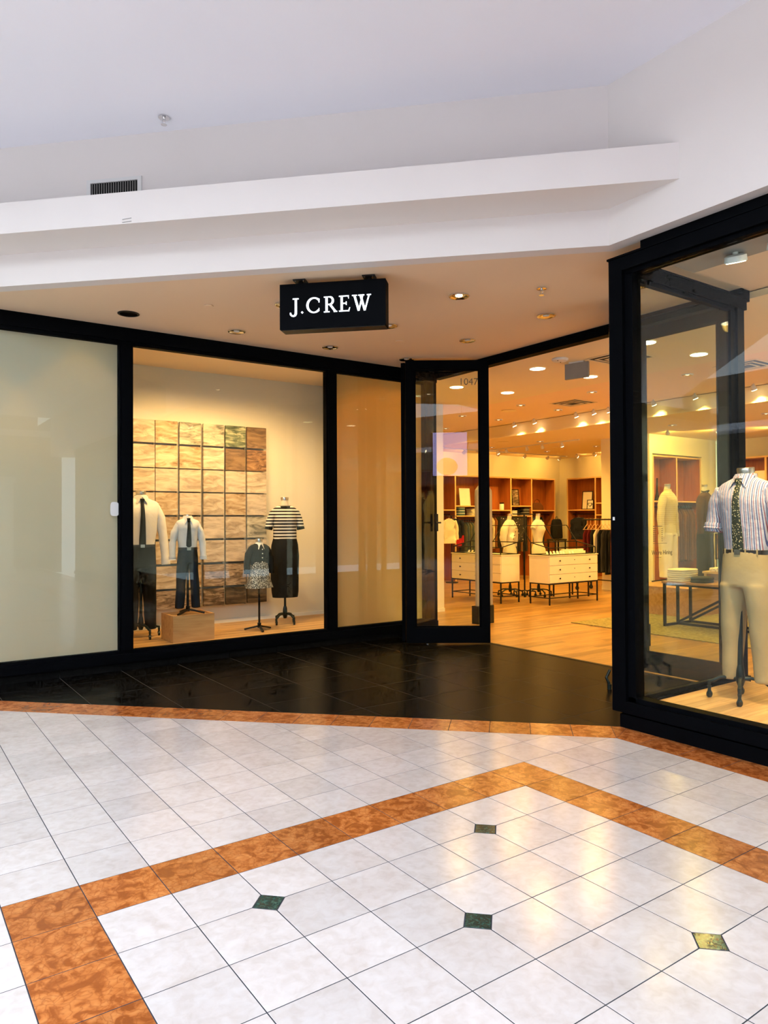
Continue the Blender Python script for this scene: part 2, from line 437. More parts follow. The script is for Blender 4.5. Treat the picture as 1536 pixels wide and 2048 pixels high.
# border bands
for k in range(-2, 40):
    u0 = k*T
    # along the slanted edge, from the outer corner up and to the left
    s = 1/math.sqrt(2)
    def P(u, w): return (4.392-0.0 - u*s + w*s, (KI-4.392) + u*s + w*s)
    wd = (KO-KI)/math.sqrt(2)
    p = [P(u0, 0), P(u0, wd), P(u0+T, wd), P(u0+T, 0)][::-1]
    p = clip(p, 0.4426, -1, -1.384)
    add_tile(p, 'rosso', floor, rest_o)
for k in range(-1, 45):
    y1 = 3.46-0.0-k*T
    p = [(4.392, y1-T), (4.697, y1-T), (4.697, y1), (4.392, y1)]
    p = clip(p, -0.4426, 1, 1.384); p = clip(p, 1, 1, KO)
    add_tile(p, 'rosso', floor, rest_o)
for i, j in inlays:
    x, y = GX-i*T, GY-j*T; r = 0.072
    add_tile([(x-r, y), (x, y-r), (x+r, y), (x, y+r)], 'green', floor, None, j=0.001)
for mb, m, nm in ((rest_c, 'cream', 'tile_field'), (rest_o, 'rosso', 'tile_border')):
    o = mb.build(nm, m, floor, smooth=False); o['kind'] = 'stuff'
MB().box(-13, -7.5, -12, 14.36, -0.003, 0).build('tile_far', 'cream', floor)
MB().box(-7.5, 4.392, -12, -4.8, -0.003, 0).build('tile_far', 'cream', floor)

# slate entry floor
entry = struct(MB().prism([(4.70, 3.46), (6.485, 3.46), (6.485, 7.95), (-1.7, 7.95), (-1.7, 9.86)][:4] + [(0.21, 7.95)], -0.12, -0.001).build('floor', 'grout2'), 'black slate entry floor before the doorway')
for a in range(-14, 3):
    for b in range(-3, 8):
        x0, y0 = 5.81+(a-1)*0.61, 4.51+(b-1)*0.605
        p = [(x0, y0), (x0+0.61, y0), (x0+0.61, y0+0.605), (x0, y0+0.605)]
        p = clip(p, -1, -1, -KO); p = clip(p, 1, 0, 6.48); p = clip(p, 0, 1, 7.945); p = clip(p, 0, -1, -3.46)
        if len(p) > 2: add_tile(p, 'slate', entry, None, j=0.0016)
# the oak floor of the shop
struct(MB().box(6.486, 17.2, -3.2, 15.0, -0.12, 0.0).build('floor', 'woodfloor'), 'honey oak strip floor of the shop')
MB().box(6.46, 6.50, 3.5, 7.95, -0.01, 0.004).build('trim_1', 'blackm')['kind'] = 'structure'

# ------------------------------------------------------------------ mall walls and ceiling
ZS, ZC = 3.67, 4.90
KW = 4.572 + 3.494
struct(MB().prism([(4.572, 3.494), (4.70, 3.55), (-6.0, 14.25), (-6.0, KW+6.0)], ZS, ZC).build('wall_left', 'paint'), 'white bulkhead wall above the slanted soffit edge')
struct(MB().prism([(4.572, -9), (4.70, -9), (4.70, 3.55), (4.572, 3.494)], ZS, ZC).build('wall_right', 'paint'), 'white bulkhead wall above the shop window box')
struct(MB().prism([(4.572, 2.90), (4.572, 3.494), (-6.0, KW+6.0), (-6.0, 13.472)], 3.95, 4.205).build('beam', 'paint'), 'white ledge beam running along the bulkhead wall')
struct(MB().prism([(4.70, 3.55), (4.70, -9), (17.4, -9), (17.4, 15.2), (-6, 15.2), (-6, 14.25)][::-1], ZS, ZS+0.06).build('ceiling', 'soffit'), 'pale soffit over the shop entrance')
struct(MB().prism([(4.62, -9), (4.62, 3.5), (-6, 14.12), (-13, 14.12), (-8.5, 11.4), (0.4, 2.6), (0.4, -9)], ZC, ZC+0.1).build('ceiling', 'ceil'), 'white flat ceiling of the mall walkway')
# the other side of the walkway, seen in the glass
struct(MB().box(-13.2, 4.7, -12.2, -12, 0, 6.2).build('wall_far', 'farwall'))
struct(MB().box(-13.2, -13, -12, 14.4, 0, 6.2).build('wall_far', 'farwall'))
struct(MB().box(4.71, 4.9, -12.2, -9, 0, 5).build('wall_far', 'farwall'))
struct(MB().box(-13.2, 4.7, -12, -9.2, 4.3, 4.5).build('ceiling', 'ceil'))
struct(MB().box(-13.2, 4.7, -9.4, -9.2, 3.0, 4.3).build('wall_far', 'farwall'))
struct(MB().box(-13.2, -12, -12, 14.4, 4.3, 4.5).build('ceiling', 'ceil'))
for x in (-11, -6.2, -1.6, 3.2):
    c = struct(MB().box(x-0.3, x+0.3, -9.5, -8.9, 0, 3.0).build('pillar', 'paint'))
    MB().box(x-0.36, x+0.36, -9.56, -8.84, 2.82, 2.98).build('capital', 'paint', c); MB().box(x-0.36, x+0.36, -9.56, -8.84, 0.01, 0.2).build('plinth', 'paint', c)
# a lit poster hangs on the far side, mirrored in the door glass
pst = thing('hanging_poster', 'lavender lit poster hanging across the walkway', 'poster', (-1.75, -6.0, 3.05), math.atan2(0.855, 0.513)-PI/2)
MB().box(-0.62, 0.62, -0.05, 0.0, 0, 1.55).build('cabinet', 'black', pst)
M['poster'] = emis('lavender_print', (0.62, 0.52, 1.0), 8.0)
M['poster2'] = emis('orange_print', (0.95, 0.45, 0.30), 4.0)
MB().box(-0.58, 0.58, 0.0, 0.012, 0.04, 1.51).build('print', 'poster', pst)
pm = MB(); pm.fprism((-0.1, 0.024, 0.35), (-1, 0, 0), (0, 0, 1), [(0.36*math.cos(2*PI*k/24), 0.3*math.sin(2*PI*k/24)) for k in range(24)], 0.008); pm.build('printed_disc', 'poster2', pst)
for sx in (-0.4, 0.4): MB().bar((sx, -0.02, 1.55), (sx, -0.02, 3.2), 0.015).build('hanger_rod', 'blackm', pst)

# vent in the bulkhead wall
ex = Vector((1, -1, 0))/math.sqrt(2); nA = Vector((-1, -1, 0))/math.sqrt(2)
def onwall(x, z, off=0.0):
    return Vector((x, KW-x, z)) + nA*off
vt = thing('air_vent', 'white louvred air vent in the bulkhead wall above the ledge', 'vent', tuple(onwall(1.68, 4.22)))
o0 = onwall(1.68, 4.22)
def vl(u, z, off): return tuple(ex*u + Vector((0, 0, z)) + nA*off)
fr = MB()
W = 0.255
for (u0, u1, z0, z1) in ((-W, W, 0.285, 0.315), (-W, W, 0.0, 0.03), (-W, -W+0.035, 0.03, 0.285), (W-0.035, W, 0.03, 0.285)):
    fr.fprism(vl(0, 0, 0), ex, (0, 0, 1), [(u0, z0), (u1, z0), (u1, z1), (u0, z1)], 0.014)
fr.build('frame', 'white', vt)
MB().fprism(vl(0, 0, 0.001), ex, (0, 0, 1), [(-W+.03, .03), (W-.03, .03), (W-.03, .285), (-W+.03, .285)], 0.001).build('backing', 'blackm', vt)
for k in range(20):
    u = -W+0.045+k*0.0222
    MB().fprism(vl(u, 0.03, 0.002), (ex*0.8+nA*0.6).normalized(), (0, 0, 1), [(0, 0), (0.012, 0), (0.012, 0.255), (0, 0.255)], 0.002).build('slat', 'grey', vt)
# pencil marks left on the ledge
for xa, za, xb, zb in ((1.604, 3.985, 1.659, 3.992), (1.604, 3.962, 1.659, 3.966)):
    tag(MB().bar((xa-0.0015, 7.472-xa-0.0015, za), (xb-0.0015, 7.472-xb-0.0015, zb), 0.003, 0.004).build('pencil_mark', 'grey'), 'thin pencil stroke on the ledge beam, %s of two' % ('upper' if za > 3.97 else 'lower'), 'mark', 'pencil marks on the ledge')
def sprinkler(x, y, z, label):
    t = thing('sprinkler', label, 'sprinkler', (x, y, z-0.05))
    MB().lathe([(0.0, 0.05), (0.045, 0.049), (0.045, 0.04), (0.028, 0.036), (0.0, 0.036)], (0, 0, 0)).build('escutcheon', 'chrome', t)
    MB().tube([(0, 0, 0.04), (0, 0, 0.015)], 0.012).tube([(0.014, 0, 0.02), (0.014, 0, -0.012)], 0.003, 6).tube([(-0.014, 0, 0.02), (-0.014, 0, -0.012)], 0.003, 6).build('frame', 'chrome', t)
    MB().cyl(0, 0, -0.016, -0.012, 0.024).build('deflector', 'chrome', t)
sprinkler(1.931, 5.845, ZC, 'chrome sprinkler head on the high white ceiling')
sprinkler(4.908, 4.486, ZS, 'small chrome sprinkler head in the soffit near the window box')
for x, y, lab in ((2.633, 6.668, 'flush white sprinkler cover in the soffit before the hanging sign'), (4.987, 6.751, 'flush white sprinkler cover in the soffit before the open door')):
    tag(MB().lathe([(0, -0.001), (0.042, -0.001), (0.047, -0.006), (0.047, -0.012), (0.0, -0.013)], (0, 0, 0)).build('sprinkler_cover', 'soffit', loc=(x, y, ZS)), lab, 'sprinkler cover', 'flush sprinkler covers')
# recessed downlights of the soffit
def downlight(x, y, z, label, lens, group, r=0.095, trim='chrome'):
    t = thing('downlight', label, 'downlight', (x, y, z), 0, group)
    MB().lathe([(r, 0.0012), (r, -0.010), (r*0.96, -0.014), (r*0.88, -0.014), (r*0.86, -0.012)], (0, 0, 0)).build('trim_ring', trim, t)
    MB().lathe([(r*0.86, -0.012), (r*0.72, -0.005), (r*0.5, -0.001), (0.0, 0.0004)], (0, 0, 0)).build('reflector', 'chrome', t)
    MB().lathe([(r*0.34, -0.001), (r*0.32, -0.006), (r*0.2, -0.010), (0.0, -0.011)], (0, 0, 0)).build('bulb', lens, t)
    return t
for x, y, lens, where in ((3.24, 7.39, 'white', 'above the display window, between speaker and sign'), (4.46, 7.44, 'white', 'above the display window end, below the sign'), (5.615, 7.45, 'white', 'just above the open folding door'),
                    (4.49, 6.27, 'white', 'half hidden behind the hanging sign end'), (3.22, 6.22, 'white', 'hidden behind the hanging sign start'), (5.61, 6.27, 'white', 'over the doorway beside the open door'),
                    (5.60, 5.06, 'white', 'over the doorway near the window box'), (5.565, 3.906, 'white', 'beside the black window box frame'), (4.435, 5.07, 'lampon', 'lit, in the middle of the soffit beside the sign')):
    # holes: a short well above the soffit face
    downlight(x, y, ZS-0.0015, 'recessed chrome downlight in the soffit, ' + where, lens, 'recessed downlights of the soffit')
sp = thing('ceiling_speaker', 'black round ceiling speaker in the soffit above the frosted window', 'speaker', (2.074, 7.373, ZS))
MB().lathe([(0.105, -0.0005), (0.105, -0.008), (0.09, -0.011), (0.085, -0.006)], (0, 0, 0)).build('ring', 'blackm', sp)
MB().lathe([(0.085, -0.006), (0.04, -0.009), (0, -0.0095)], (0, 0, 0)).build('grille', 'black', sp)

# ------------------------------------------------------------------ the hanging sign
sg = thing('shop_sign', 'black hanging sign with lit white letters J.CREW', 'sign', (3.231, 5.319, 3.23))
def sl(u, w, z): return tuple(ex*u + nA*w + Vector((0, 0, z)))
cb = MB().fprism(sl(0, -0.075, 0), ex, (0, 0, 1), [(-0.463, 0.0), (0.463, 0.0), (0.463, 0.39), (-0.463, 0.39)], 0.15)
cb.build('cabinet', 'black', sg, smooth=False)
MB().fprism(sl(0, -0.065, -0.006), ex, (0, 0, 1), [(-0.455, 0.0), (0.455, 0.0), (0.455, 0.006), (-0.455, 0.006)], 0.13).build('bottom_cover', 'blackm', sg, smooth=False)
for u in (-0.30, 0.31):
    pl_ = MB().fprism(sl(u, -0.05, 0.43), ex, (0, 0, 1), [(-0.055, 0.0), (0.055, 0.0), (0.055, 0.009), (-0.055, 0.009)], 0.10).build('mounting_plate', 'blackm', sg, smooth=False)
    for a in (-0.035, 0.035):
        for w in (-0.033, 0.033): q = sl(u+a, w, 0); MB().cyl(q[0], q[1], 0.424, 0.430, 0.006, 8).build('screw', 'chrome', pl_)
    MB().bar(sl(u, 0, 0.385), sl(u, 0, 0.432), 0.03).build('post', 'blackm', sg)
def stroke(pts, ws):
    """flat ribbon outline as list of quads (u,v)"""
    out = []; pts = [Vector((p[0], p[1])) for p in pts]; m = len(pts); Ls = []; Rs = []
    for i, p in enumerate(pts):
        d = (pts[min(i+1, m-1)]-pts[max(i-1, 0)]).normalized(); n = Vector((-d.y, d.x)); w = ws[i] if isinstance(ws, (list, tuple)) else ws
        Ls.append(p+n*w/2); Rs.append(p-n*w/2)
    for i in range(m-1): out.append([tuple(Rs[i]), tuple(Rs[i+1]), tuple(Ls[i+1]), tuple(Ls[i])])
    return out
def rect(x0, x1, y0, y1): return [[(x0, y0), (x1, y0), (x1, y1), (x0, y1)]]
def arc(cx, cy, rx, ry, a0, a1, w0, w1, n=20):
    pts = []; ws = []
    for k in range(n+1):
        t = R(a0+(a1-a0)*k/n); pts.append((cx+rx*math.cos(t), cy+ry*math.sin(t))); ws.append(w0+(w1-w0)*abs(math.cos(t)))
    return stroke(pts, ws)
LET = {
 'J': rect(0.14, 0.52, 0.93, 1.0) + rect(0.27, 0.41, 0.12, 0.95) + stroke([(0.34, 0.16), (0.335, 0.02), (0.29, -0.08), (0.19, -0.13), (0.08, -0.10), (0.01, -0.02), (-0.01, 0.10)], [0.14, 0.15, 0.13, 0.10, 0.10, 0.11, 0.07]),
 '.': [[(0.0, 0.08), (0.08, 0.0), (0.16, 0.08), (0.08, 0.16)]],
 'C': arc(0.47, 0.5, 0.42, 0.46, 42, 318, 0.075, 0.145) + rect(0.76, 0.82, 0.66, 0.90) + rect(0.765, 0.81, 0.12, 0.30),
 'R': rect(0.0, 0.40, 0.94, 1.0) + rect(0.0, 0.36, 0.0, 0.06) + rect(0.10, 0.24, 0.03, 0.97) + arc(0.36, 0.73, 0.21, 0.235, -90, 90, 0.075, 0.14) + rect(0.2, 0.38, 0.46, 0.53) + stroke([(0.38, 0.50), (0.72, 0.04)], 0.135) + rect(0.62, 0.84, 0.0, 0.06),
 'E': rect(0.0, 0.62, 0.935, 1.0) + rect(0.0, 0.64, 0.0, 0.065) + rect(0.10, 0.24, 0.03, 0.97) + rect(0.22, 0.48, 0.475, 0.54) + rect(0.43, 0.48, 0.40, 0.62) + [[(0.62, 1.0), (0.55, 1.0), (0.59, 0.80), (0.62, 0.80)]] + [[(0.56, 0.0), (0.64, 0.0), (0.70, 0.24), (0.66, 0.24)]],
 'W': stroke([(0.10, 0.97), (0.37, 0.0)], 0.135) + stroke([(0.37, 0.0), (0.62, 0.97)], 0.085) + stroke([(0.48, 0.97), (0.75, 0.0)], 0.135) + stroke([(0.75, 0.0), (1.02, 0.97)], 0.085) + rect(-0.05, 0.26, 0.94, 1.0) + rect(0.34, 0.72, 0.94, 1.0) + rect(0.88, 1.14, 0.94, 1.0),
}
H_ = 0.135
for ch, u in (('J', -0.365), ('.', -0.273), ('C', -0.222), ('R', -0.070), ('E', 0.062), ('W', 0.182)):
    for face, sgn in ((0.075, 1),):
        lb = MB()
        for q in LET[ch]:
            q = [(u*1.0 + x*H_*1.02, 0.128 + y*H_) for x, y in q]
            if sgn < 0: q = [(-x, y) for x, y in q][::-1]
            if sgn > 0: lb.fprism(sl(0, face, 0), ex, (0, 0, 1), q, 0.006)
            else: lb.fprism(sl(0, face-0.006, 0), ex, (0, 0, 1), q, 0.006)
        lb.build('letter', 'letter', sg, smooth=False)

# ------------------------------------------------------------------ left storefront (window_1)
def frame_member(mbx, name, par): return mbx.wbuild(name, 'black', par, smooth=False)
YF = 7.95
w1 = thing('window_1', 'black framed storefront of three tall glass panes on the slate entry', None, (2.4, YF, 0), kind='structure')
frame_member(MB().box(-4.0, 6.48, YF-0.06, YF+0.07, 3.52, 3.62).box(-4.0, 6.48, YF-0.035, YF+0.05, 3.484, 3.52).box(-4.0, 6.48, YF-0.03, YF+0.06, 3.62, ZS), 'header', w1)
frame_member(MB().box(-4.0, 6.48, YF-0.06, YF+0.07, 0.085, 0.175).box(-4.0, 6.48, YF-0.035, YF+0.05, 0.175, 0.212), 'sill', w1)
for a, b in ((-1.62, -1.47), (2.128, 2.274), (4.687, 4.842), (6.27, 6.48)):
    frame_member(MB().box(a+0.02, b-0.02, YF-0.06, YF+0.07, 0.212, 3.5).box(a, b, YF-0.035, YF+0.05, 0.212, 3.49), 'mullion', w1)
for k in range(-9, 9):      # slate skirting, one piece per floor tile
    x0, x1 = 5.81+(k-1)*0.61+0.0015, 5.81+k*0.61-0.0015
    if x1 > 6.48: x1 = 6.478
    if x0 > 6.4: continue
    MB().box(x0, x1, YF-0.03, YF+0.05, 0.0, 0.083).wbuild('skirting_tile', 'slate', w1, smooth=False)
for a, b in ((-4.0, -1.62), (-1.47, 2.128), (2.274, 4.687), (4.842, 6.27)):
    MB().box(a, b, YF, YF+0.008, 0.212, 3.484).wbuild('pane', 'glass', w1, smooth=False)
for a, b, m in ((-4.0, -1.62, 'film'), (-1.47, 2.128, 'film'), (4.842, 6.27, 'film2')):
    f = MB().box(a, b, YF+0.04, YF+0.046, 0.2, 3.5).wbuild('privacy_film', m, w1, smooth=False)
st = MB(); 

st.fprism((2.088, YF-0.001, 1.72), (1, 0, 0), (0, 0, 1), [(0.045*math.copysign(abs(math.cos(2*PI*k/28))**0.5, math.cos(2*PI*k/28)), 0.075*math.copysign(abs(math.sin(2*PI*k/28))**0.6, math.sin(2*PI*k/28))) for k in range(28)], 0.001)
st.wbuild('sticker', 'white', w1, smooth=False)
# display room behind it
DF = 0.15
struct(MB().box(2.2, 5.85, YF+0.075, 9.70, 0.01, DF).build('floor', 'dispfloor'), 'oak floor of the left display window')
struct(MB().box(2.12, 2.2, YF+0.08, 9.70, 0, ZS).build('wall_display', 'dwall'))
struct(MB().prism([(4.86, YF+0.08), (4.93, YF+0.08), (5.92, 9.70), (5.85, 9.70)], 0, ZS).build('wall_display', 'dwall'))  # side wall slanted to keep the added panel lamp off the display
struct(MB().box(-4, 8.10, 9.70, 9.80, 0, ZS).build('wall_display', 'dwall'), 'pale back wall of the left display window')
struct(MB().box(6.47, 6.54, YF+0.08, 9.70, 0, ZS).build('wall_display', 'iwall'))
struct(MB().box(2.2, 5.85, 9.682, 9.70, DF, DF+0.05).build('baseboard_back', 'white'))
struct(MB().box(6.54, 8.10, 9.682, 9.70, 0, 0.06).build('baseboard_left', 'white'))
struct(MB().box(-4.1, -4, YF, 9.8, 0, ZS).build('wall_display', 'dwall'))

# ------------------------------------------------------------------ doorway header and folding doors
struct(MB().box(6.42, 6.54, 3.46, 7.90, 3.565, 3.665).box(6.40, 6.44, 3.46, 7.90, 3.63, 3.668).build('trim_2', 'black', smooth=False), 'black header over the doorway')
def leaf(par, name, p, q, z0=0.017, z1=3.632, th=0.05, stile=0.115, rail_t=0.115, rail_b=0.195, num=False, handle=False):
    """one framed glass door leaf from plan point p to q"""
    p = Vector((p[0], p[1], 0)); q = Vector((q[0], q[1], 0)); d = (q-p).normalized(); n = d.cross(Vector((0, 0, 1))); Ln = (q-p).length
    b0 = Vector(par.location)
    def slab(u0, u1, za, zb, t): return MB().fprism(tuple(p - n*0 - b0 + (n*(-1))*(-t/2)*1.0 + Vector((0, 0, b0.z))), d, (0, 0, 1), [(u0, za), (u1, za), (u1, zb), (u0, zb)], t)
    lf = slab(0, stile, z0, z1, th).build(name, 'black', par, smooth=False)
    slab(Ln-stile, Ln, z0, z1, th).build('stile', 'black', lf, smooth=False)
    slab(stile, Ln-stile, z1-rail_t, z1, th).build('top_rail', 'black', lf, smooth=False)
    slab(stile, Ln-stile, z0, z0+rail_b, th).build('bottom_rail', 'black', lf, smooth=False)
    for u0, u1, za, zb in ((stile, stile+0.018, z0+rail_b, z1-rail_t), (Ln-stile-0.018, Ln-stile, z0+rail_b, z1-rail_t), (stile, Ln-stile, z1-rail_t-0.018, z1-rail_t), (stile, Ln-stile, z0+rail_b, z0+rail_b+0.018)):
        slab(u0, u1, za, zb, th*0.55).build('glazing_bead', 'black', lf, smooth=False)
    slab(stile, Ln-stile, z0+rail_b, z1-rail_t, 0.008).build('pane', 'glass', lf, smooth=False)
    return lf, d, n, Ln
d1 = thing('door_1', 'black framed folding glass door standing open before the left storefront', None, (5.6, 7.45, 0), kind='structure')
lf1, _, _, _ = leaf(d1, 'leaf', (6.47, 7.86), (5.63, 7.49))
lf2, dd, nn, ln2 = leaf(d1, 'leaf', (5.595, 7.455), (6.462, 6.835))
# suite number on the glass
def text_mesh(txt, size, ext):
    c = bpy.data.curves.new('lettering', 'FONT'); c.body = txt; c.size = size; c.extrude = ext; c.resolution_u = 3
    o = bpy.data.objects.new('lettering', c); COL.objects.link(o); dg = bpy.context.evaluated_depsgraph_get()
    me = bpy.data.meshes.new_from_object(o.evaluated_get(dg)); bpy.data.objects.remove(o); return me
M['numgrey'] = plain('grey_vinyl', (0.20, 0.19, 0.14), 0.6)
M['numdark'] = plain('dark_vinyl', (0.05, 0.04, 0.03), 0.6)
def put_text(txt, size, o, e, m, par, name='lettering'):
    me = text_mesh(txt, size, 0.0006); me.materials.append(M[m]); ob = bpy.data.objects.new(name, me); COL.objects.link(ob)
    e = Vector(e).normalized(); z = Vector((0, 0, 1)); nr = e.cross(z); o = Vector(o) - Vector(par.location)
    ob.matrix_world = Matrix(((e.x, z.x, nr.x, o.x), (e.y, z.y, nr.y, o.y), (e.z, z.z, nr.z, o.z), (0, 0, 0, 1))); ob.parent = par
    return ob
put_text('1047', 0.125, (6.150+0.0, 7.058-0.012, 3.325), dd, 'numgrey', d1, 'suite_number')
# little service labels and the drop bolt on the door foot
def onleaf(u, z, off): return Vector((5.595, 7.455, 0)) + dd*u + Vector((0, 0, z)) + nn*off
def face_disc(name, u, z, poly, m, par):
    MB().fprism(tuple(onleaf(u, z, 0.026) - Vector(par.location)), dd, (0, 0, 1), poly, 0.002).build(name, m, par, smooth=False)
face_disc('service_label', 0.075, 0.118, [(-0.026, -0.009), (0.026, -0.009), (0.026, 0.009), (-0.026, 0.009)], 'white', d1)
face_disc('lock_cylinder', 0.083, 0.075, [(0.018*math.cos(2*PI*k/18), 0.018*math.sin(2*PI*k/18)) for k in range(18)], 'chrome', d1)
pb = onleaf(0.265, 0.0, 0.034) - Vector(d1.location)
MB().tube([tuple(pb+Vector((0, 0, 0.0))), tuple(pb+Vector((0, 0, 0.13)))], 0.007).build('drop_bolt', 'blackm', d1)
MB().cyl(pb.x, pb.y, 0.0, 0.006, 0.02).build('bolt_socket', 'chrome', d1)
# lever handle and lock case on the inner leaf
hb = Vector((6.36, 7.78, 1.55)) - Vector(d1.location)
MB().bar(tuple(hb+Vector((0, 0, -0.12))), tuple(hb+Vector((0, 0, 0.12))), 0.03, 0.05).build('lock_case', 'blackm', d1)
MB().tube([tuple(hb), tuple(hb+Vector((0.02, -0.07, 0))), tuple(hb+Vector((-0.09, -0.1, 0)))], 0.012).build('lever', 'blackm', d1)
d2 = thing('door_2', 'black framed folding glass door at the window box side of the doorway', None, (6.4, 4.3, 0), kind='structure')
leaf(d2, 'leaf', (6.48, 3.63), (6.48, 4.67), z1=3.56)
leaf(d2, 'leaf', (5.66, 4.345), (6.44, 4.935))
for (x, y) in ((5.60, 4.32), ):
    c = Vector((x, y, 0)) - Vector(d2.location)
    MB().cyl(c.x, c.y, 0.0, 0.05, 0.02).tube([tuple(c+Vector((0, 0, 0.04))), tuple(c+Vector((-0.02, 0.02, 0.11))), tuple(c+Vector((0.03, 0.02, 0.17)))], 0.014).build('floor_roller', 'castiron', d2)

# ------------------------------------------------------------------ the window box on the right (window_2 front, window_3 side)
XB, YB = 4.69, 3.50
w2 = thing('window_2', 'black framed glass front of the projecting window box', None, (XB, 1.5, 0), kind='structure')
frame_member(MB().box(XB-0.03, XB+0.11, -6.0, YB, 0.0, 0.10).box(XB+0.0, XB+0.11, -6.0, YB, 0.10, 0.13), 'kick_plate', w2)
frame_member(MB().box(XB-0.055, XB+0.11, -6.0, YB+0.05, 0.12, 0.205).box(XB-0.02, XB+0.08, -6.0, YB+0.02, 0.205, 0.238), 'sill', w2)
frame_member(MB().box(XB-0.055, XB+0.11, -6.0, YB+0.05, 3.475, 3.575).box(XB-0.02, XB+0.08, -6.0, YB+0.02, 3.443, 3.475).box(XB-0.065, XB+0.12, -6.0, YB+0.06, 3.575, 3.59), 'header', w2)
frame_member(MB().box(XB-0.005, XB+0.10, -6.0, YB-0.20, 3.59, ZS), 'upper_filler', w2)
frame_member(MB().box(XB-0.055, XB+0.11, YB-0.07, YB+0.05, 0.205, 3.475).box(XB-0.02, XB+0.085, YB-0.135, YB+0.02, 0.205, 3.45), 'corner_post', w2)
frame_member(MB().box(XB-0.055, XB+0.11, -1.2, -1.08, 0.205, 3.475), 'mullion', w2)
for a, b in ((-6.0, -1.2), (-1.08, YB-0.135)):
    MB().box(XB+0.03, XB+0.038, a, b, 0.238, 3.443).wbuild('pane', 'glass', w2, smooth=False)
MB().box(XB-0.057, XB-0.055, YB+0.012, YB+0.03, 1.575, 1.60).wbuild('sensor_label', 'white', w2, smooth=False)
w3 = thing('window_3', 'black framed glass side of the window box facing the doorway', None, (5.6, YB, 0), kind='structure')
frame_member(MB().box(XB+0.11, 6.47, YB-0.05, YB+0.03, 0.0, 0.165).box(XB+0.085, 6.3, YB-0.03, YB+0.01, 0.165, 0.20), 'sill', w3)
frame_member(MB().box(XB+0.11, 6.47, YB-0.05, YB+0.05, 3.475, 3.575).box(XB+0.085, 6.3, YB-0.03, YB+0.02, 3.443, 3.475).box(XB+0.12, 6.49, YB-0.06, YB+0.06, 3.575, 3.59), 'header', w3)
frame_member(MB().box(6.33, 6.44, YB-0.04, YB+0.03, 0.165, 3.475).box(6.25, 6.33, YB-0.02, YB+0.012, 0.2, 3.45), 'back_post', w3)
MB().box(XB+0.085, 6.25, YB-0.008, YB, 0.20, 3.443).wbuild('pane', 'glass', w3, smooth=False)
exs = Vector((1, 0, 0))
put_text("We're Hiring", 0.052, (5.065, YB-0.0095, 1.296), exs, 'numdark', w3)
for k, (z, wd) in enumerate([(1.522, 0.125), (1.503, 0.045), (1.486, 0.045), (1.470, 0.042), (1.454, 0.042), (1.437, 0.045), (1.421, 0.036), (1.404, 0.042)]):
    MB().box(5.085, 5.085+wd, YB-0.0105, YB-0.0095, z, z+0.005).wbuild('printed_line', 'numdark', w3, smooth=False)
    if k: MB().box(5.200, 5.212, YB-0.0105, YB-0.0095, z, z+0.005).wbuild('printed_line', 'numdark', w3, smooth=False)
MB().box(5.085, 5.27, YB-0.0105, YB-0.0095, 1.384, 1.3865).wbuild('printed_line', 'numdark', w3, smooth=False)
MB().box(5.12, 5.19, YB-0.0105, YB-0.0095, 1.272, 1.275).wbuild('printed_line', 'numdark', w3, smooth=False)
struct(MB().box(XB+0.115, 6.3, -6.0, YB-0.055, 0.01, DF).build('floor', 'dispfloor'), 'oak floor of the window box')
cv = struct(MB().box(4.815, 5.11, -6, 3.13, 3.46, ZS-0.001).build('trim_3', 'grey'), 'grey lighting box under the window box ceiling')
struct(MB().box(XB, 17, -6.1, -6.0, 0, ZS).build('wall_end', 'iwall'))

# ------------------------------------------------------------------ shop shell
struct(MB().box(6.0, 17.0, 14.70, 14.85, 0, ZS).build('wall_back', 'iwall'), 'cream back wall of the shop')
struct(MB().box(8.0, 8.1, 9.8, 14.70, 0, ZS).build('wall_left', 'iwall'))
struct(MB().box(16.8, 16.95, 9.4, 14.70, 0, ZS).build('wall_right', 'iwall'), 'cream side wall of the shop')
struct(MB().box(13.45, 16.8, 9.74, 10.55, 0, 3.4).box(13.45, 13.55, 9.30, 9.74, 0, 3.4).box(15.42, 16.0, 9.30, 9.74, 0, 3.4).box(13.55, 15.42, 9.30, 9.74, 2.99, 3.4).build('wall_middle', 'iwall'), 'cream wall block dividing the shop bays')
struct(MB().box(16.2, 16.35, -6.0, 9.30, 0, ZS).build('wall_right', 'iwall'))
struct(MB().box(13.432, 13.45, 9.30, 10.55, 0, 0.09).build('baseboard_middle', 'iwall'))
struct(MB().box(6.56, 8.78, -5.9, 9.68, 3.60, 3.66).build('ceiling', 'iceil'), 'cream ceiling just inside the doorway')
struct(MB().box(11.30, 17.0, -5.9, 14.70, 3.40, 3.66).build('ceiling', 'iceil'), 'lower cream ceiling over the back of the shop')
MB().box(11.26, 11.30, -5.9, 14.70, 3.395, 3.42).build('trim_4', 'iceil')['kind'] = 'structure'

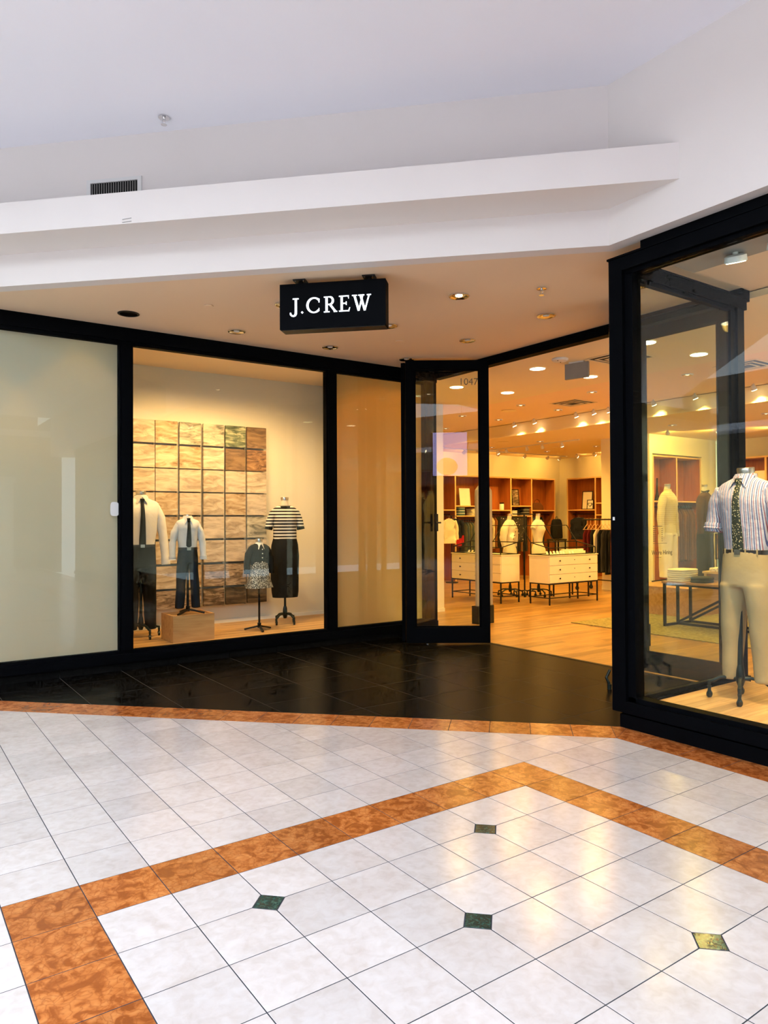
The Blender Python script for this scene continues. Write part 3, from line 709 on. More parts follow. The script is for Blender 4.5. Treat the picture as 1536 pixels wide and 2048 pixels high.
# ------------------------------------------------------------------ dressed forms
M['shirtw'] = plain('white_cotton', (0.68, 0.68, 0.69), 0.85, var=0.04, bump=0.8, bscale=11)
M['blackcloth'] = plain('black_cloth', (0.010, 0.011, 0.013), 0.8, var=0.2, bump=0.2, bscale=20)
M['navy'] = plain('dark_navy_denim', (0.012, 0.018, 0.030), 0.8, var=0.25, bump=0.2, bscale=30)
M['khaki'] = plain('khaki_twill', (0.40, 0.30, 0.15), 0.85, var=0.06, bump=0.5, bscale=9)
M['leather'] = plain('black_leather', (0.012, 0.009, 0.008), 0.35, var=0.1)
M['stripeshirt'] = striped('blue_red_striped_cotton', 0, 36.0, (0.52, 0.52, 0.60), [(0.10, 0.30, (0.06, 0.09, 0.24)), (0.55, 0.70, (0.34, 0.10, 0.12))], bump=0.5)
M['tee'] = striped('black_white_striped_knit', 2, 23.0, (0.012, 0.012, 0.016), [(0.30, 0.74, (0.74, 0.72, 0.68))])
def speckle(name, base, dots, scale, th, rough=0.7, metal=0.0):
    m, nt, b = mat(name)
    co = coords(nt); vo = N(nt, 'ShaderNodeTexVoronoi', i_Scale=scale); L(nt, co, vo.inputs['Vector'])
    c = ramp(nt, vo.outputs['Distance'], [(th*0.8, dots), (th, base)]); L(nt, c, b.inputs['Base Color'])
    b.inputs['Roughness'].default_value = rough; b.inputs['Metallic'].default_value = metal
    return m
M['floraltie'] = speckle('dotted_green_silk', (0.022, 0.028, 0.012), (0.66, 0.54, 0.30), 70.0, 0.34, 0.5)
M['sequin'] = speckle('silver_speckled_cloth', (0.05, 0.05, 0.045), (0.70, 0.70, 0.64), 80.0, 0.42, 0.45)
M['creamknit'] = striped('cream_ribbed_knit', 2, 30.0, (0.70, 0.60, 0.40), [(0.45, 0.75, (0.60, 0.50, 0.31))], bump=0.4)
M['creamcloth'] = plain('cream_cotton', (0.72, 0.64, 0.47), 0.9, var=0.06, bump=0.4, bscale=10)
M['brownknit'] = plain('dark_brown_knit', (0.075, 0.040, 0.016), 0.9, var=0.2, bump=0.3, bscale=60)
M['darkolive'] = plain('dark_olive_cloth', (0.035, 0.030, 0.014), 0.9, var=0.2, bump=0.2, bscale=30)
M['whitelace'] = plain('off_white_cotton', (0.74, 0.68, 0.55), 0.9, var=0.05, bump=0.5, bscale=40)

def lerp(a, b, t): return a+(b-a)*t
def neck(par, z0, z1, r, m='linen', cap='steel', tilt=0.0):
    MB().loft([(0, 0.012, z0, r*1.25, r*1.15), (0, 0.008, lerp(z0, z1, 0.5), r, r), (0, 0.0, z1-0.02, r*0.98, r*0.98)], pw=2).build('neck', m, par)
    c = MB(); n = 24
    c.loft([(0, 0, -0.02, r*1.02, r*1.02), (0, 0, 0.012, r*1.05, r*1.05), (0, 0, 0.02, r*0.98, r*0.98)], n=n, pw=2)
    o = c.build('neck_cap', cap, par, loc=(0, 0, z1)); o.rotation_euler.x = tilt
def torso_rings(zw, zc, rw, rc, rs, flat, seed=0, bust=0.0):
    """waist to collar"""
    h = zc-zw
    ks = [(0.00, rw, 1.0), (0.06, rw*1.02, 1.0), (0.2, lerp(rw, rc, 0.35), 1.0), (0.40, lerp(rw, rc, 0.8), 1.02), (0.56, rc, 1.05), (0.70, lerp(rc, rs, 0.7), 1.0), (0.80, rs, 0.86), (0.87, rs*0.97, 0.74), (0.915, rs*0.84, 0.74), (0.95, rs*0.62, 0.86), (0.978, rs*0.44, 1.08), (1.0, rs*0.34, 1.30)]
    out = []
    for k, rx, fy in ks:
        out.append((0, -bust*math.exp(-((k-0.58)/0.16)**2)*0.4, zw+h*k, rx, rx*flat*fy + bust*math.exp(-((k-0.58)/0.16)**2)))
    # extra rings so that folds show
    fine = []
    for a, b in zip(out, out[1:]):
        for t in (0, 0.5): fine.append(tuple(lerp(p, q, t) for p, q in zip(a, b)))
    fine.append(out[-1]); return fine
def front_y(rings, z):
    for a, b in zip(rings, rings[1:]):
        if a[2] <= z <= b[2]:
            t = (z-a[2])/max(1e-6, b[2]-a[2]); return lerp(a[1], b[1], t)-lerp(a[4], b[4], t)
    return rings[-1][1]-rings[-1][4]
def sleeve(pts, rad, seed=0.0, wob=0.008):
    mb = MB(); P2 = []; R3 = []
    for i in range(len(pts)-1):
        for t in (0, 0.25, 0.5, 0.75): P2.append(Vector(pts[i]).lerp(Vector(pts[i+1]), t)); R3.append(lerp(rad[i], rad[i+1], t))
    P2.append(Vector(pts[-1])); R3.append(rad[-1])
    R3 = [r + noise.noise(Vector((i*0.9+seed, seed, 1)))*wob for i, r in enumerate(R3)]
    return mb.tube(P2, R3, 16)
def collar(par, z, rx, ry, m, pts=True, h=0.045):
    MB().loft([(0, 0.004, z-0.012, rx*1.08, ry*1.08), (0, 0.004, z+h*0.5, rx*1.02, ry*1.02), (0, 0.006, z+h, rx*0.98, ry*0.98)], cap=False, pw=2).build('collar', m, par)
    if pts:
        for s in (-1, 1):
            c = MB(); y = -ry
            a = [(s*0.004, y-0.014, z+h*0.55), (s*rx*0.62, y*0.72, z+h), (s*rx*1.12, y*0.30, z+h*0.6), (s*rx*1.10, y*0.62-0.004, z-0.02), (s*rx*0.80, y-0.035, z-0.062)]
            c.quad(*(a if s > 0 else a[::-1])); c.quad(*([(p[0], p[1]+0.006, p[2]) for p in (a[::-1] if s > 0 else a)])); c.build('collar_point', m, par)
def tie(par, rings, z1, z0, w, m, knot=True):
    n = 10; L_, R0 = [], []
    mb = MB()
    for k in range(n+1):
        t = k/n; z = lerp(z1, z0, t); ww = w*lerp(0.45, 1.0, min(1, t*1.15)); y = front_y(rings, z)-0.012
        L_.append((-ww/2, y, z)); R0.append((ww/2, y, z))
    tip = (0, front_y(rings, z0)-0.012, z0-w*0.5)
    b = len(mb.v)
    for k in range(n+1): mb.v += [L_[k], (0, L_[k][1]-0.008, L_[k][2]), R0[k], (R0[k][0], R0[k][1]+0.006, R0[k][2]), (L_[k][0], L_[k][1]+0.006, L_[k][2])]
    for k in range(n):
        i, j = b+k*5, b+(k+1)*5
        for q in range(5): mb.f.append((i+q, j+q, j+(q+1) % 5, i+(q+1) % 5))
    mb.v.append(tip); tpi = len(mb.v)-1; j = b+n*5
    for q in range(5): mb.f.append((j+q, tpi, j+(q+1) % 5))
    o = mb.build('tie', m, par)
    if knot:
        y = front_y(rings, z1)-0.016
        MB().loft([(0, y, z1-0.028, w*0.20, 0.012), (0, y-0.004, z1-0.005, w*0.30, 0.018), (0, y, z1+0.022, w*0.36, 0.016)], 14).build('knot', m, o)
def trousers(par, zw, zx, zh, rw, rh, rt, rb, sp, m, flat=0.68, seed=0.0, wob=0.008, skew=0.0, name='trousers'):
    """waist, crotch, hem heights; waist, hip, thigh and hem half widths; leg spread at hem"""
    mb = MB()
    zj = zx+0.03
    rings = [(0, 0, lerp(zj, zw, k/6), lerp(rh, rw, (k/6)**1.5), lerp(rh, rw, (k/6)**1.5)*flat) for k in range(7)]
    mb.loft(rings, 28, wob*0.6, 7, seed)
    for s in (-1, 1):
        legr = []
        for k in range(15):
            t = k/14; z = lerp(zh, zj+0.02, t); u = t**1.25
            w_ = lerp(rb, rt, t**0.9) if t < 0.86 else lerp(lerp(rb, rt, 0.86**0.9), rh*0.52, (t-0.86)/0.14)
            x = s*(lerp(sp, rh-rt, t**0.9) if t < 0.86 else lerp(lerp(sp, rh-rt, 0.86**0.9), rh*0.49, (t-0.86)/0.14))
            legr.append((x, skew*s*(1-t), z, w_, lerp(rb*1.15, rh*flat*0.99, t**1.5)))
        mb.loft(legr, 22, wob*1.3, 8, seed+s*3.1, pw=2.1)
    o = mb.build(name, m, par)
    md = o.modifiers.new('fuse', 'REMESH'); md.mode = 'VOXEL'; md.voxel_size = max(0.009, rh*0.055); md.use_smooth_shade = True
    ms = o.modifiers.new('soften', 'SMOOTH'); ms.factor = 0.5; ms.iterations = 7
    return o
def belt(par, z, rw, m='leather', flat=0.68, h=0.034):
    b = MB().loft([(0, 0, z-h/2, rw*1.025, rw*flat*1.03), (0, 0, z+h/2, rw*1.02, rw*flat*1.03)], 28, cap=False).build('belt', m, par)
    y = -rw*flat*1.03
    MB().box(-0.024, 0.024, y-0.008, y+0.002, z-h*0.55, z+h*0.55).build('buckle', 'steel', b)
    return b
def caster(par, c, r=0.026):
    """small swivel wheel, wheel bottom at c.z"""
    o = MB().tube([(c[0]-0.011, c[1], c[2]+r), (c[0]+0.011, c[1], c[2]+r)], r, 14).build('caster', 'castiron', par)
    MB().tube([(c[0], c[1], c[2]+r*1.4), (c[0], c[1], c[2]+r*2.5), (c[0], c[1], c[2]+r*3.6)], [r*0.75, r*0.45, r*0.62], 10).build('swivel', 'castiron', o)
def stand_casters(par, ztop, n=4, rad=0.21, rot=0.0, pole=0.018, hub=0.17, ox=0.0, oy=0.0):
    MB().tube([(ox, oy, hub-0.03), (ox, oy, ztop)], pole, 12).build('pole', 'castiron', par)
    MB().tube([(ox, oy, hub-0.075), (ox, oy, hub-0.03), (ox, oy, hub+0.05), (ox, oy, hub+0.09)], [0.022, 0.036, 0.030, 0.022], 14).build('hub', 'castiron', par)
    for k in range(n):
        a = rot+2*PI*k/n; c, s = math.cos(a), math.sin(a)
        pts = [(ox+c*u, oy+s*u, z) for u, z in ((0.015, hub-0.02), (rad*0.35, hub-0.012), (rad*0.65, hub-0.022), (rad*0.88, hub-0.055), (rad, hub-0.06), (rad*1.0, 0.085))]
        MB().tube(pts, [0.017, 0.014, 0.013, 0.014, 0.015, 0.012], 10, flat=1.0).build('leg', 'castiron', par)
        caster(par, (ox+c*rad, oy+s*rad, 0.0))
def stand_flat(par, ztop, n=3, rad=0.19, rot=0.0, pole=0.014, hub=0.10):
    MB().tube([(0, 0, 0.05), (0, 0, ztop)], pole, 12).build('pole', 'blackm', par)
    MB().cyl(0, 0, 0.035, hub, 0.024, 14).build('hub', 'blackm', par)
    for k in range(n):
        a = rot+2*PI*k/n; c, s = math.cos(a), math.sin(a)
        MB().bar((c*0.01, s*0.01, 0.058), (c*rad, s*rad, 0.012), 0.03, 0.02).build('leg', 'blackm', par)

FACE_C = -PI/2       # faces -X
# man in striped shirt and khakis in the window box
mn = thing('mannequin', 'headless mannequin in striped shirt, dotted tie and khaki trousers in window box', 'mannequin', (5.62, 3.02, DF), R(-93))
rg = torso_rings(1.165, 1.765, 0.168, 0.205, 0.225, 0.62)
MB().loft(rg, 40, 0.010, 9, 2.0).build('shirt', 'stripeshirt', mn)
for s in (-1, 1):
    sleeve([(s*0.175, 0, 1.645), (s*0.232, 0.0, 1.56), (s*0.262, 0.0, 1.44), (s*0.268, -0.005, 1.375)], [0.082, 0.078, 0.070, 0.066], s*4).build('sleeve', 'stripeshirt', mn)
    sleeve([(s*0.268, -0.005, 1.40), (s*0.27, -0.008, 1.355), (s*0.272, -0.012, 1.325)], [0.074, 0.082, 0.068], s*7, 0.012).build('rolled_cuff', 'stripeshirt', mn)
collar(mn, 1.735, 0.080, 0.084, 'stripeshirt', h=0.05)
neck(mn, 1.71, 1.815, 0.062, 'linen', 'steel', R(6))
tie(mn, rg, 1.725, 1.185, 0.088, 'floraltie')
trousers(mn, 1.19, 0.865, 0.156, 0.176, 0.200, 0.097, 0.066, 0.125, 'khaki', flat=0.70, seed=5, skew=0.02)
bl = belt(mn, 1.172, 0.178)
for x in (-0.115, -0.045, 0.06, 0.14): MB().box(x-0.006, x+0.006, -0.1265+abs(x)**2*1.6, -0.1225+abs(x)**2*1.6, 1.148, 1.197).build('belt_loop', 'khaki', mn)
stand_casters(mn, 0.95, 4, 0.225, R(30), 0.022, 0.19, -0.045, -0.03)
# woman in striped tee and black skirt
wm = thing('mannequin', 'headless form in black and white striped tee and long black skirt', 'mannequin', (4.678, 9.05, DF), R(-16))
rg = torso_rings(1.17, 1.665, 0.160, 0.160, 0.160, 0.64, bust=0.025)
MB().loft(rg[:-3], 36, 0.006, 9, 1.0).build('tee', 'tee', wm)
for s in (-1, 1):
    sleeve([(s*0.110, 0, 1.585), (s*0.165, 0, 1.525), (s*0.205, 0, 1.43), (s*0.222, 0, 1.345)], [0.050, 0.060, 0.056, 0.052], s).build('sleeve', 'tee', wm)
    sleeve([(s*0.221, 0, 1.352), (s*0.228, 0, 1.315)], [0.055, 0.054], s).build('cuff', 'blackcloth', wm)
MB().loft([(0, -0.004, 1.612, 0.098, 0.082), (0, -0.002, 1.640, 0.084, 0.074)], cap=False, pw=2).build('neckband', 'blackcloth', wm)
neck(wm, 1.62, 1.745, 0.052)
MB().loft([(0, 0, 0.375, 0.176, 0.125), (0, 0, 0.45, 0.188, 0.13), (0, 0, 0.7, 0.196, 0.135), (0, 0, 0.95, 0.198, 0.135), (0, 0, 1.1, 0.186, 0.122), (0, 0, 1.19, 0.164, 0.105)], 36, 0.006, 6, 3).build('skirt', 'blackcloth', wm)
stand_casters(wm, 0.6, 4, 0.17, R(35), 0.017, 0.155)
# girl with cardigan
gl = thing('mannequin', 'small child form in black cardigan and silver speckled skirt on thin pole', 'mannequin', (4.134, 8.731, DF), R(-2))
rg = torso_rings(0.86, 1.145, 0.112, 0.120, 0.128, 0.66)
MB().loft(rg[:-2], 32, 0.005, 10, 4).build('cardigan', 'blackcloth', gl)
for s in (-1, 1): sleeve([(s*0.095, 0, 1.075), (s*0.145, 0, 1.0), (s*0.168, 0, 0.88), (s*0.172, -0.01, 0.745)], [0.050, 0.048, 0.044, 0.040], s*2).build('sleeve', 'blackcloth', gl)
for k in range(4): y = front_y(rg, 0.90+k*0.055); MB().ball((0.012, y-0.004, 0.90+k*0.055), 0.008, 10, 6).build('button', 'white', gl)
collar(gl, 1.125, 0.050, 0.050, 'shirtw', h=0.03)
neck(gl, 1.10, 1.185, 0.042)
sk = MB()
rings = []
for k in range(9):
    t = k/8; z = lerp(0.56, 0.90, t); r = lerp(0.182, 0.105, t**0.8); rings.append((0, 0, z, r, r*0.72))
sk.loft(rings, 48, 0.016, 14, 6).build('skirt', 'sequin', gl)
stand_flat(gl, 0.7, 3, 0.2, R(20), 0.014)
# boy on the crate
by = thing('mannequin', 'child form in white shirt, dark tie and navy trousers standing on crate', 'mannequin', (3.13, 8.62, 0.453), R(-9))
rg = torso_rings(0.80, 1.175, 0.105, 0.125, 0.140, 0.64)
MB().loft(rg, 32, 0.008, 10, 8).build('shirt', 'shirtw', by)
for s in (-1, 1):
    sleeve([(s*0.105, 0, 1.09), (s*0.155, 0, 1.0), (s*0.182, 0, 0.86), (s*0.186, -0.02, 0.70)], [0.046, 0.045, 0.042, 0.037], s*3).build('sleeve', 'shirtw', by)
    sleeve([(s*0.186, -0.02, 0.71), (s*0.186, -0.02, 0.665)], [0.044, 0.042], s).build('cuff', 'shirtw', by)
collar(by, 1.16, 0.054, 0.055, 'shirtw', h=0.04)
neck(by, 1.12, 1.195, 0.044)
tie(by, rg, 1.15, 0.835, 0.062, 'blackcloth')
trousers(by, 0.815, 0.60, 0.075, 0.110, 0.126, 0.058, 0.054, 0.102, 'navy', flat=0.72, seed=9)
belt(by, 0.80, 0.114)
stand_flat(by, 0.65, 3, 0.2, R(-15), 0.016)
# man half hidden by the mullion
m2 = thing('mannequin', 'tall form in white shirt, black tie and dark trousers behind the mullion', 'mannequin', (2.70, 9.08, DF), R(-6))
rg = torso_rings(1.13, 1.735, 0.165, 0.205, 0.222, 0.62)
MB().loft(rg, 36, 0.009, 9, 12).build('shirt', 'shirtw', m2)
for s in (-1, 1):
    sleeve([(s*0.17, 0, 1.61), (s*0.235, 0, 1.48), (s*0.275, 0, 1.22), (s*0.292, -0.03, 0.97)], [0.066, 0.062, 0.056, 0.048], s*5).build('sleeve', 'shirtw', m2)
    sleeve([(s*0.292, -0.03, 0.98), (s*0.298, -0.035, 0.895)], [0.056, 0.054], s).build('cuff', 'shirtw', m2)
collar(m2, 1.715, 0.075, 0.08, 'shirtw', h=0.05)
neck(m2, 1.68, 1.795, 0.060)
tie(m2, rg, 1.695, 1.14, 0.08, 'blackcloth')
trousers(m2, 1.15, 0.83, 0.10, 0.17, 0.185, 0.090, 0.068, 0.120, 'blackcloth', flat=0.7, seed=15)
belt(m2, 1.135, 0.172)
stand_casters(m2, 0.9, 4, 0.24, R(15), 0.02, 0.17)

# oak crate under the boy
cr = thing('display_crate', 'oak display crate under the child form with navy trousers', 'crate', (3.125, 8.61, DF))
a, b, hh = 0.255, 0.215, 0.32
for nm, g in (('side_panel', (-a, -a+0.022, -b, b)), ('side_panel', (a-0.022, a, -b, b)), ('front_panel', (-a+0.022, a-0.022, -b, -b+0.022)), ('back_panel', (-a+0.022, a-0.022, b-0.022, b))):
    MB().box(*g, 0, hh).build(nm, 'crate', cr, smooth=False)
MB().box(-a+0.022, a-0.022, -b+0.022, b-0.022, hh-0.035, hh-0.018).build('top_board', 'crate', cr, smooth=False)

# sea photographs on the back wall, 6 columns by 8 rows of square canvases
def sea(name, c0, c1, c2, sc, seed, rough=0.7):
    m, nt, b = mat(name)
    co = coords(nt, (sc*0.55, 1, sc*1.9)); 
    ad = N(nt, 'ShaderNodeVectorMath', operation='ADD'); L(nt, co, ad.inputs[0]); ad.inputs[1].default_value = (seed*3.7, seed*1.9, seed*5.3)
    nz = N(nt, 'ShaderNodeTexNoise', i_Scale=6.0, i_Detail=5.0, i_Roughness=0.6, i_Distortion=1.4); L(nt, ad.outputs[0], nz.inputs['Vector'])
    c0, c1, c2 = (tuple(v*k for v in c) for c, k in ((c0, 0.55), (c1, 0.74), (c2, 0.84)))
    L(nt, ramp(nt, nz.outputs['Fac'], [(0.34, c0), (0.50, c1), (0.66, c2)]), b.inputs['Base Color']); b.inputs['Roughness'].default_value = rough
    return m
pal = {'p': ((0.52, 0.40, 0.30), (0.66, 0.54, 0.42), (0.76, 0.66, 0.54)), 'm': ((0.40, 0.24, 0.12), (0.60, 0.44, 0.28), (0.74, 0.62, 0.46)), 's': ((0.62, 0.50, 0.40), (0.70, 0.58, 0.47), (0.76, 0.64, 0.52)),
       'g': ((0.05, 0.08, 0.05), (0.18, 0.22, 0.14), (0.55, 0.52, 0.36)), 'b': ((0.16, 0.085, 0.04), (0.26, 0.15, 0.075), (0.34, 0.21, 0.11)), 'd': ((0.04, 0.028, 0.018), (0.16, 0.10, 0.06), (0.42, 0.32, 0.22)),
       'c': ((0.10, 0.07, 0.05), (0.38, 0.27, 0.19), (0.62, 0.50, 0.38)), 'o': ((0.07, 0.03, 0.012), (0.28, 0.13, 0.05), (0.55, 0.32, 0.15)), 'k': ((0.03, 0.02, 0.012), (0.09, 0.055, 0.03), (0.17, 0.11, 0.06)), 'w': ((0.20, 0.19, 0.15), (0.55, 0.50, 0.40), (0.70, 0.64, 0.52))}
rows = ['pmwwgb', 'pmmpbo', 'psspsp', 'smspms', 'pmsspw', 'mmppsp', 'mpmccc', 'cccddk']
rows[7] = 'mccdkk'
desc = {'p': 'pale sepia ripples', 'm': 'brown and gold ripples', 's': 'misty pale sepia sea', 'g': 'dark green rolling waves', 'b': 'plain brown haze', 'd': 'dark brown waves', 'c': 'contrasty brown waves', 'o': 'dark orange glittering sea', 'k': 'nearly black brown sea', 'w': 'grey green ripples'}
CX = [2.884, 3.194, 3.521, 3.856, 4.182, 4.506]; RZ = [2.784, 2.456, 2.141, 1.822, 1.499, 1.169, 0.835, 0.515]
ordn = ['first', 'second', 'third', 'fourth', 'fifth', 'sixth', 'seventh', 'bottom']
canvas_me = {}
for r_, row in enumerate(rows):
    for c_, k in enumerate(row):
        mn_ = 'sea_%s_%d' % (k, (r_*3+c_) % 4)
        hw = 0.15; hz = 0.15 if r_ < 7 else 0.12
        key = (mn_, hz)
        if key not in canvas_me:
            if mn_ not in M: M[mn_] = sea(mn_, *pal[k], 1.3 if k in 'gcdo' else 0.9, (r_*7+c_*3) % 23+1)
            canvas_me[key] = MB().box(-hw, hw, -0.018, 0.018, -hz, hz).mesh('canvas_print', mn_, False)
        o = bpy.data.objects.new('canvas_print', canvas_me[key]); COL.objects.link(o); o.location = (CX[c_], 9.60, RZ[r_]+(0 if r_ < 7 else 0.02))
        tag(o, 'square canvas print of %s, %s row, %s column of the photo wall' % (desc[k], 'top' if r_ == 0 else ordn[r_], ordn[c_]), 'canvas print', 'square sea prints on the display wall')
gd = thing('photo_grid', 'grey metal grid carrying the square sea prints', 'grid frame', (3.69, 9.66, 0.40))
for x in (3.04, 3.358, 3.689, 4.019, 4.344): MB().box(x-0.013, x+0.013, 9.63, 9.655, 0.40, 2.93).wbuild('upright_bar', 'grey', gd, smooth=False)
for z in (2.62, 2.298, 1.982, 1.66, 1.334, 1.0, 0.665): MB().box(2.74, 4.65, 9.655, 9.675, z-0.013, z+0.013).wbuild('cross_bar', 'grey', gd, smooth=False)
for x in (3.04, 4.344): MB().box(x-0.013, x+0.013, 9.675, 9.698, 2.4, 2.45).wbuild('wall_bracket', 'grey', gd, smooth=False)

# ------------------------------------------------------------------ shop furniture
def shelf_unit(label, loc, rotz, bays, h, depth, shelves, m='shelf'):
    """front faces local -Y, back on local Y=depth; bays = board positions; shelves = {bay: [z,...]}"""
    t = thing('shelving_unit', label, 'shelving', loc, rotz, 'built in shelving of the shop')
    MB().box(bays[0], bays[-1], depth-0.015, depth-0.003, 0, h).build('back_panel', m, t, smooth=False)
    MB().box(bays[0]-0.02, bays[-1]+0.02, 0, depth-0.003, h-0.035, h).build('top_board', 'shelfedge', t, smooth=False)
    for x in bays: MB().box(x-0.018, x+0.018, 0.004, depth-0.015, 0, h-0.035).box(x-0.02, x+0.02, 0.0, 0.005, 0, h-0.035).build('upright', 'shelf', t, smooth=False)
    for x in bays: MB().box(x-0.021, x+0.021, -0.006, 0.0, 0, h-0.036).build('edge_strip', 'shelfedge', t, smooth=False)
    for k, zs in shelves.items():
        for z in zs: MB().box(bays[k]+0.022, bays[k+1]-0.022, -0.004, depth-0.016, z-0.03, z).build('shelf_board', 'shelfedge', t, smooth=False)
    for k in shelves:
        z = min(shelves[k])-0.13
        MB().tube([(bays[k]+0.018, depth*0.5, z), (bays[k+1]-0.018, depth*0.5, z)], 0.012).build('hanging_rail', 'blackm', t)
    return t
SHL = shelf_unit('long cherry wood shelving on the back wall behind the display cases', (0, 14.3, 0), 0, [11.3, 12.34, 13.35, 14.354, 15.17, 16.13], 2.765, 0.4, {0: [1.86], 1: [1.966, 1.705], 2: [1.86], 3: [1.98, 1.70], 4: [1.86]})
SHR = shelf_unit('cherry wood shelving on the side wall above the dark polo shirt', (16.4, 0, 0), -PI/2, [-14.06, -13.066, -12.2, -11.3], 2.775, 0.4, {0: [1.867], 1: [2.05, 1.72], 2: [1.867]})
SHM = shelf_unit('cherry wood shelving behind the cream sweater mannequin', (0, 9.32, 0), 0, [13.60, 14.46, 15.38], 2.965, 0.42, {0: [1.98], 1: [1.98]})
SHX = shelf_unit('cherry wood shelving seen past the window box post', (15.8, 0, 0), -PI/2, [-8.9, -8.05, -7.2, -6.35], 2.95, 0.4, {0: [1.98], 1: [2.3, 1.7], 2: [1.98]})
# hanging clothes
def hang_color(name, c): 
    if name not in M: M[name] = plain(name, c, 0.9, var=0.15, bump=0.3, bscale=25)
    return name
def folds(w, h, d, seed, flare=0.0, n=14, m=8):
    """one hung garment seen from its side: shoulders at the top, waved hem; local width along X, thickness along Y"""
    mb = MB(); rings = []
    for k in range(m+1):
        t = k/m; z = -h*(1-t)
        ww = w/2*(1+flare*(1-t)) if t < 0.9 else w/2*lerp(1, 0.45, (t-0.9)/0.1)
        rings.append((0, 0, z, ww, d/2*(lerp(1.0, 0.6, t))))
    return mb.loft(rings, 20, d*0.35, 20, seed)
def hanger(par, z, w):
    h = MB().tube([(-w/2, 0, z-0.05), (0, 0, z), (w/2, 0, z-0.05)], 0.005, 6)
    h.tube([(0, 0, z), (0, 0, z+0.045), (0.014, 0, z+0.06), (0.02, 0, z+0.05)], 0.003, 6)
    h.build('hanger', 'steel', par)
def hung(label, loc, rotz, w, h, d, m, seed, group, sleeves=False):
    t = thing('hanging_garment', label, 'garment', loc, rotz, group)
    folds(w, h, d, seed).build('cloth', m, t)
    if sleeves:
        for s in (-1, 1): sleeve([(s*w*0.42, 0, -0.06), (s*w*0.60, 0, -h*0.35), (s*w*0.62, -0.01, -h*0.85)], [0.06, 0.052, 0.042], seed+s).build('sleeve', m, t)
    hanger(t, 0.012, w*0.8)
    return t
cols = [('red_knit', (0.45, 0.015, 0.012), 'bright red'), ('grey_green', (0.10, 0.12, 0.09), 'grey green'), ('slate_blue', (0.09, 0.12, 0.14), 'slate blue'), ('olive', (0.16, 0.15, 0.07), 'olive'), ('grey_green', (0.10, 0.12, 0.09), 'grey green'), ('tan_cloth', (0.42, 0.30, 0.15), 'tan'), ('sand_cloth', (0.55, 0.43, 0.24), 'sand'), ('creamcloth', None, 'cream')]
for k, (nm, c, word) in enumerate(cols):
    if c: hang_color(nm, c)
    if k == 0:
        hung('bright red sweater hanging at the end of the shelf rail', (12.54, 14.44, 1.50), R(0), 0.24, 0.62, 0.10, nm, k, 'clothes on the back wall rail', True)
    else: hung('%s garment, number %s after the red sweater on the back rail' % (word, ['', 'one', 'two', 'three', 'four', 'five', 'six', 'seven'][k]), (12.69+k*0.086, 14.48, 1.52), PI/2, 0.30, 0.78+0.05*(k % 3), 0.058, nm, k*2.3, 'clothes on the back wall rail')
hung('white puff sleeve blouse hanging by the open door glass', (11.78, 13.9, 1.62), R(-10), 0.36, 0.62, 0.16, 'whitelace', 3, 'tops by the back shelves', True)
bs = thing('garment_stand', 'slim black stand carrying the white blouse by the back shelves', 'stand', (11.94, 13.99, 0), R(25))
MB().tube([(0, 0, 0.02), (0, 0, 1.69)], 0.014).build('pole', 'blackm', bs)
MB().bar((-0.3, 0, 1.69), (0.3, 0, 1.69), 0.018).build('cross_arm', 'blackm', bs)
MB().cyl(0, 0, 0, 0.02, 0.16).build('foot_plate', 'blackm', bs)
hung('black jacket hanging behind the white blouse', (12.10, 14.05, 1.62), R(-20), 0.34, 0.5, 0.14, 'blackcloth', 8, 'tops by the back shelves', True)
hung('dark navy polo shirt hanging below the picture shelf', (16.28, 13.56, 1.64), R(-62), 0.44, 0.62, 0.15, hang_color('navy_polo', (0.012, 0.014, 0.022)), 4, None, False)
for k in range(5):
    y = 12.92-k*0.09
    hung('%s trousers hanging beside the dark polo, %s along' % (['tan', 'dark grey', 'brown', 'sand', 'black'][k], ordn[k]), (16.58, y, 1.66), 0, 0.3, 0.9, 0.06, [hang_color('tan_cloth', (0.42, 0.30, 0.15)), hang_color('dk_grey', (0.03, 0.03, 0.03)), hang_color('brown_cloth', (0.16, 0.07, 0.025)), hang_color('sand_cloth', (0.5, 0.4, 0.2)), 'blackcloth'][k], k*1.7, 'trousers on the side wall rail')
for k in range(5):
    hung('%s jeans hanging behind the white forms, %s on the rail' % (['grey', 'blue', 'dark blue', 'black', 'navy'][k], ordn[k]), (15.32+k*0.1, 14.5, 1.66), PI/2, 0.3, 0.9, 0.062, [hang_color('grey_denim', (0.18, 0.19, 0.2)), hang_color('blue_denim', (0.05, 0.08, 0.13)), 'navy', 'blackcloth', 'navy'][k], k*1.1, 'jeans on the back wall rail')
for k in range(9):
    c = [(0.10, 0.045, 0.018), (0.17, 0.08, 0.03), (0.12, 0.055, 0.02)][k % 3]
    hung('%s brown trousers under the middle shelf, %s from the sweater mannequin' % (['dark', 'mid', 'warm'][k % 3], (ordn[:7]+['eighth', 'ninth'])[k]), (14.52+k*0.09, 9.52, 1.82), PI/2, 0.32, 1.15+0.04*(k % 2), 0.06, hang_color('brown_%d' % (k % 3), c), k*1.9, 'brown trousers on the middle rail')
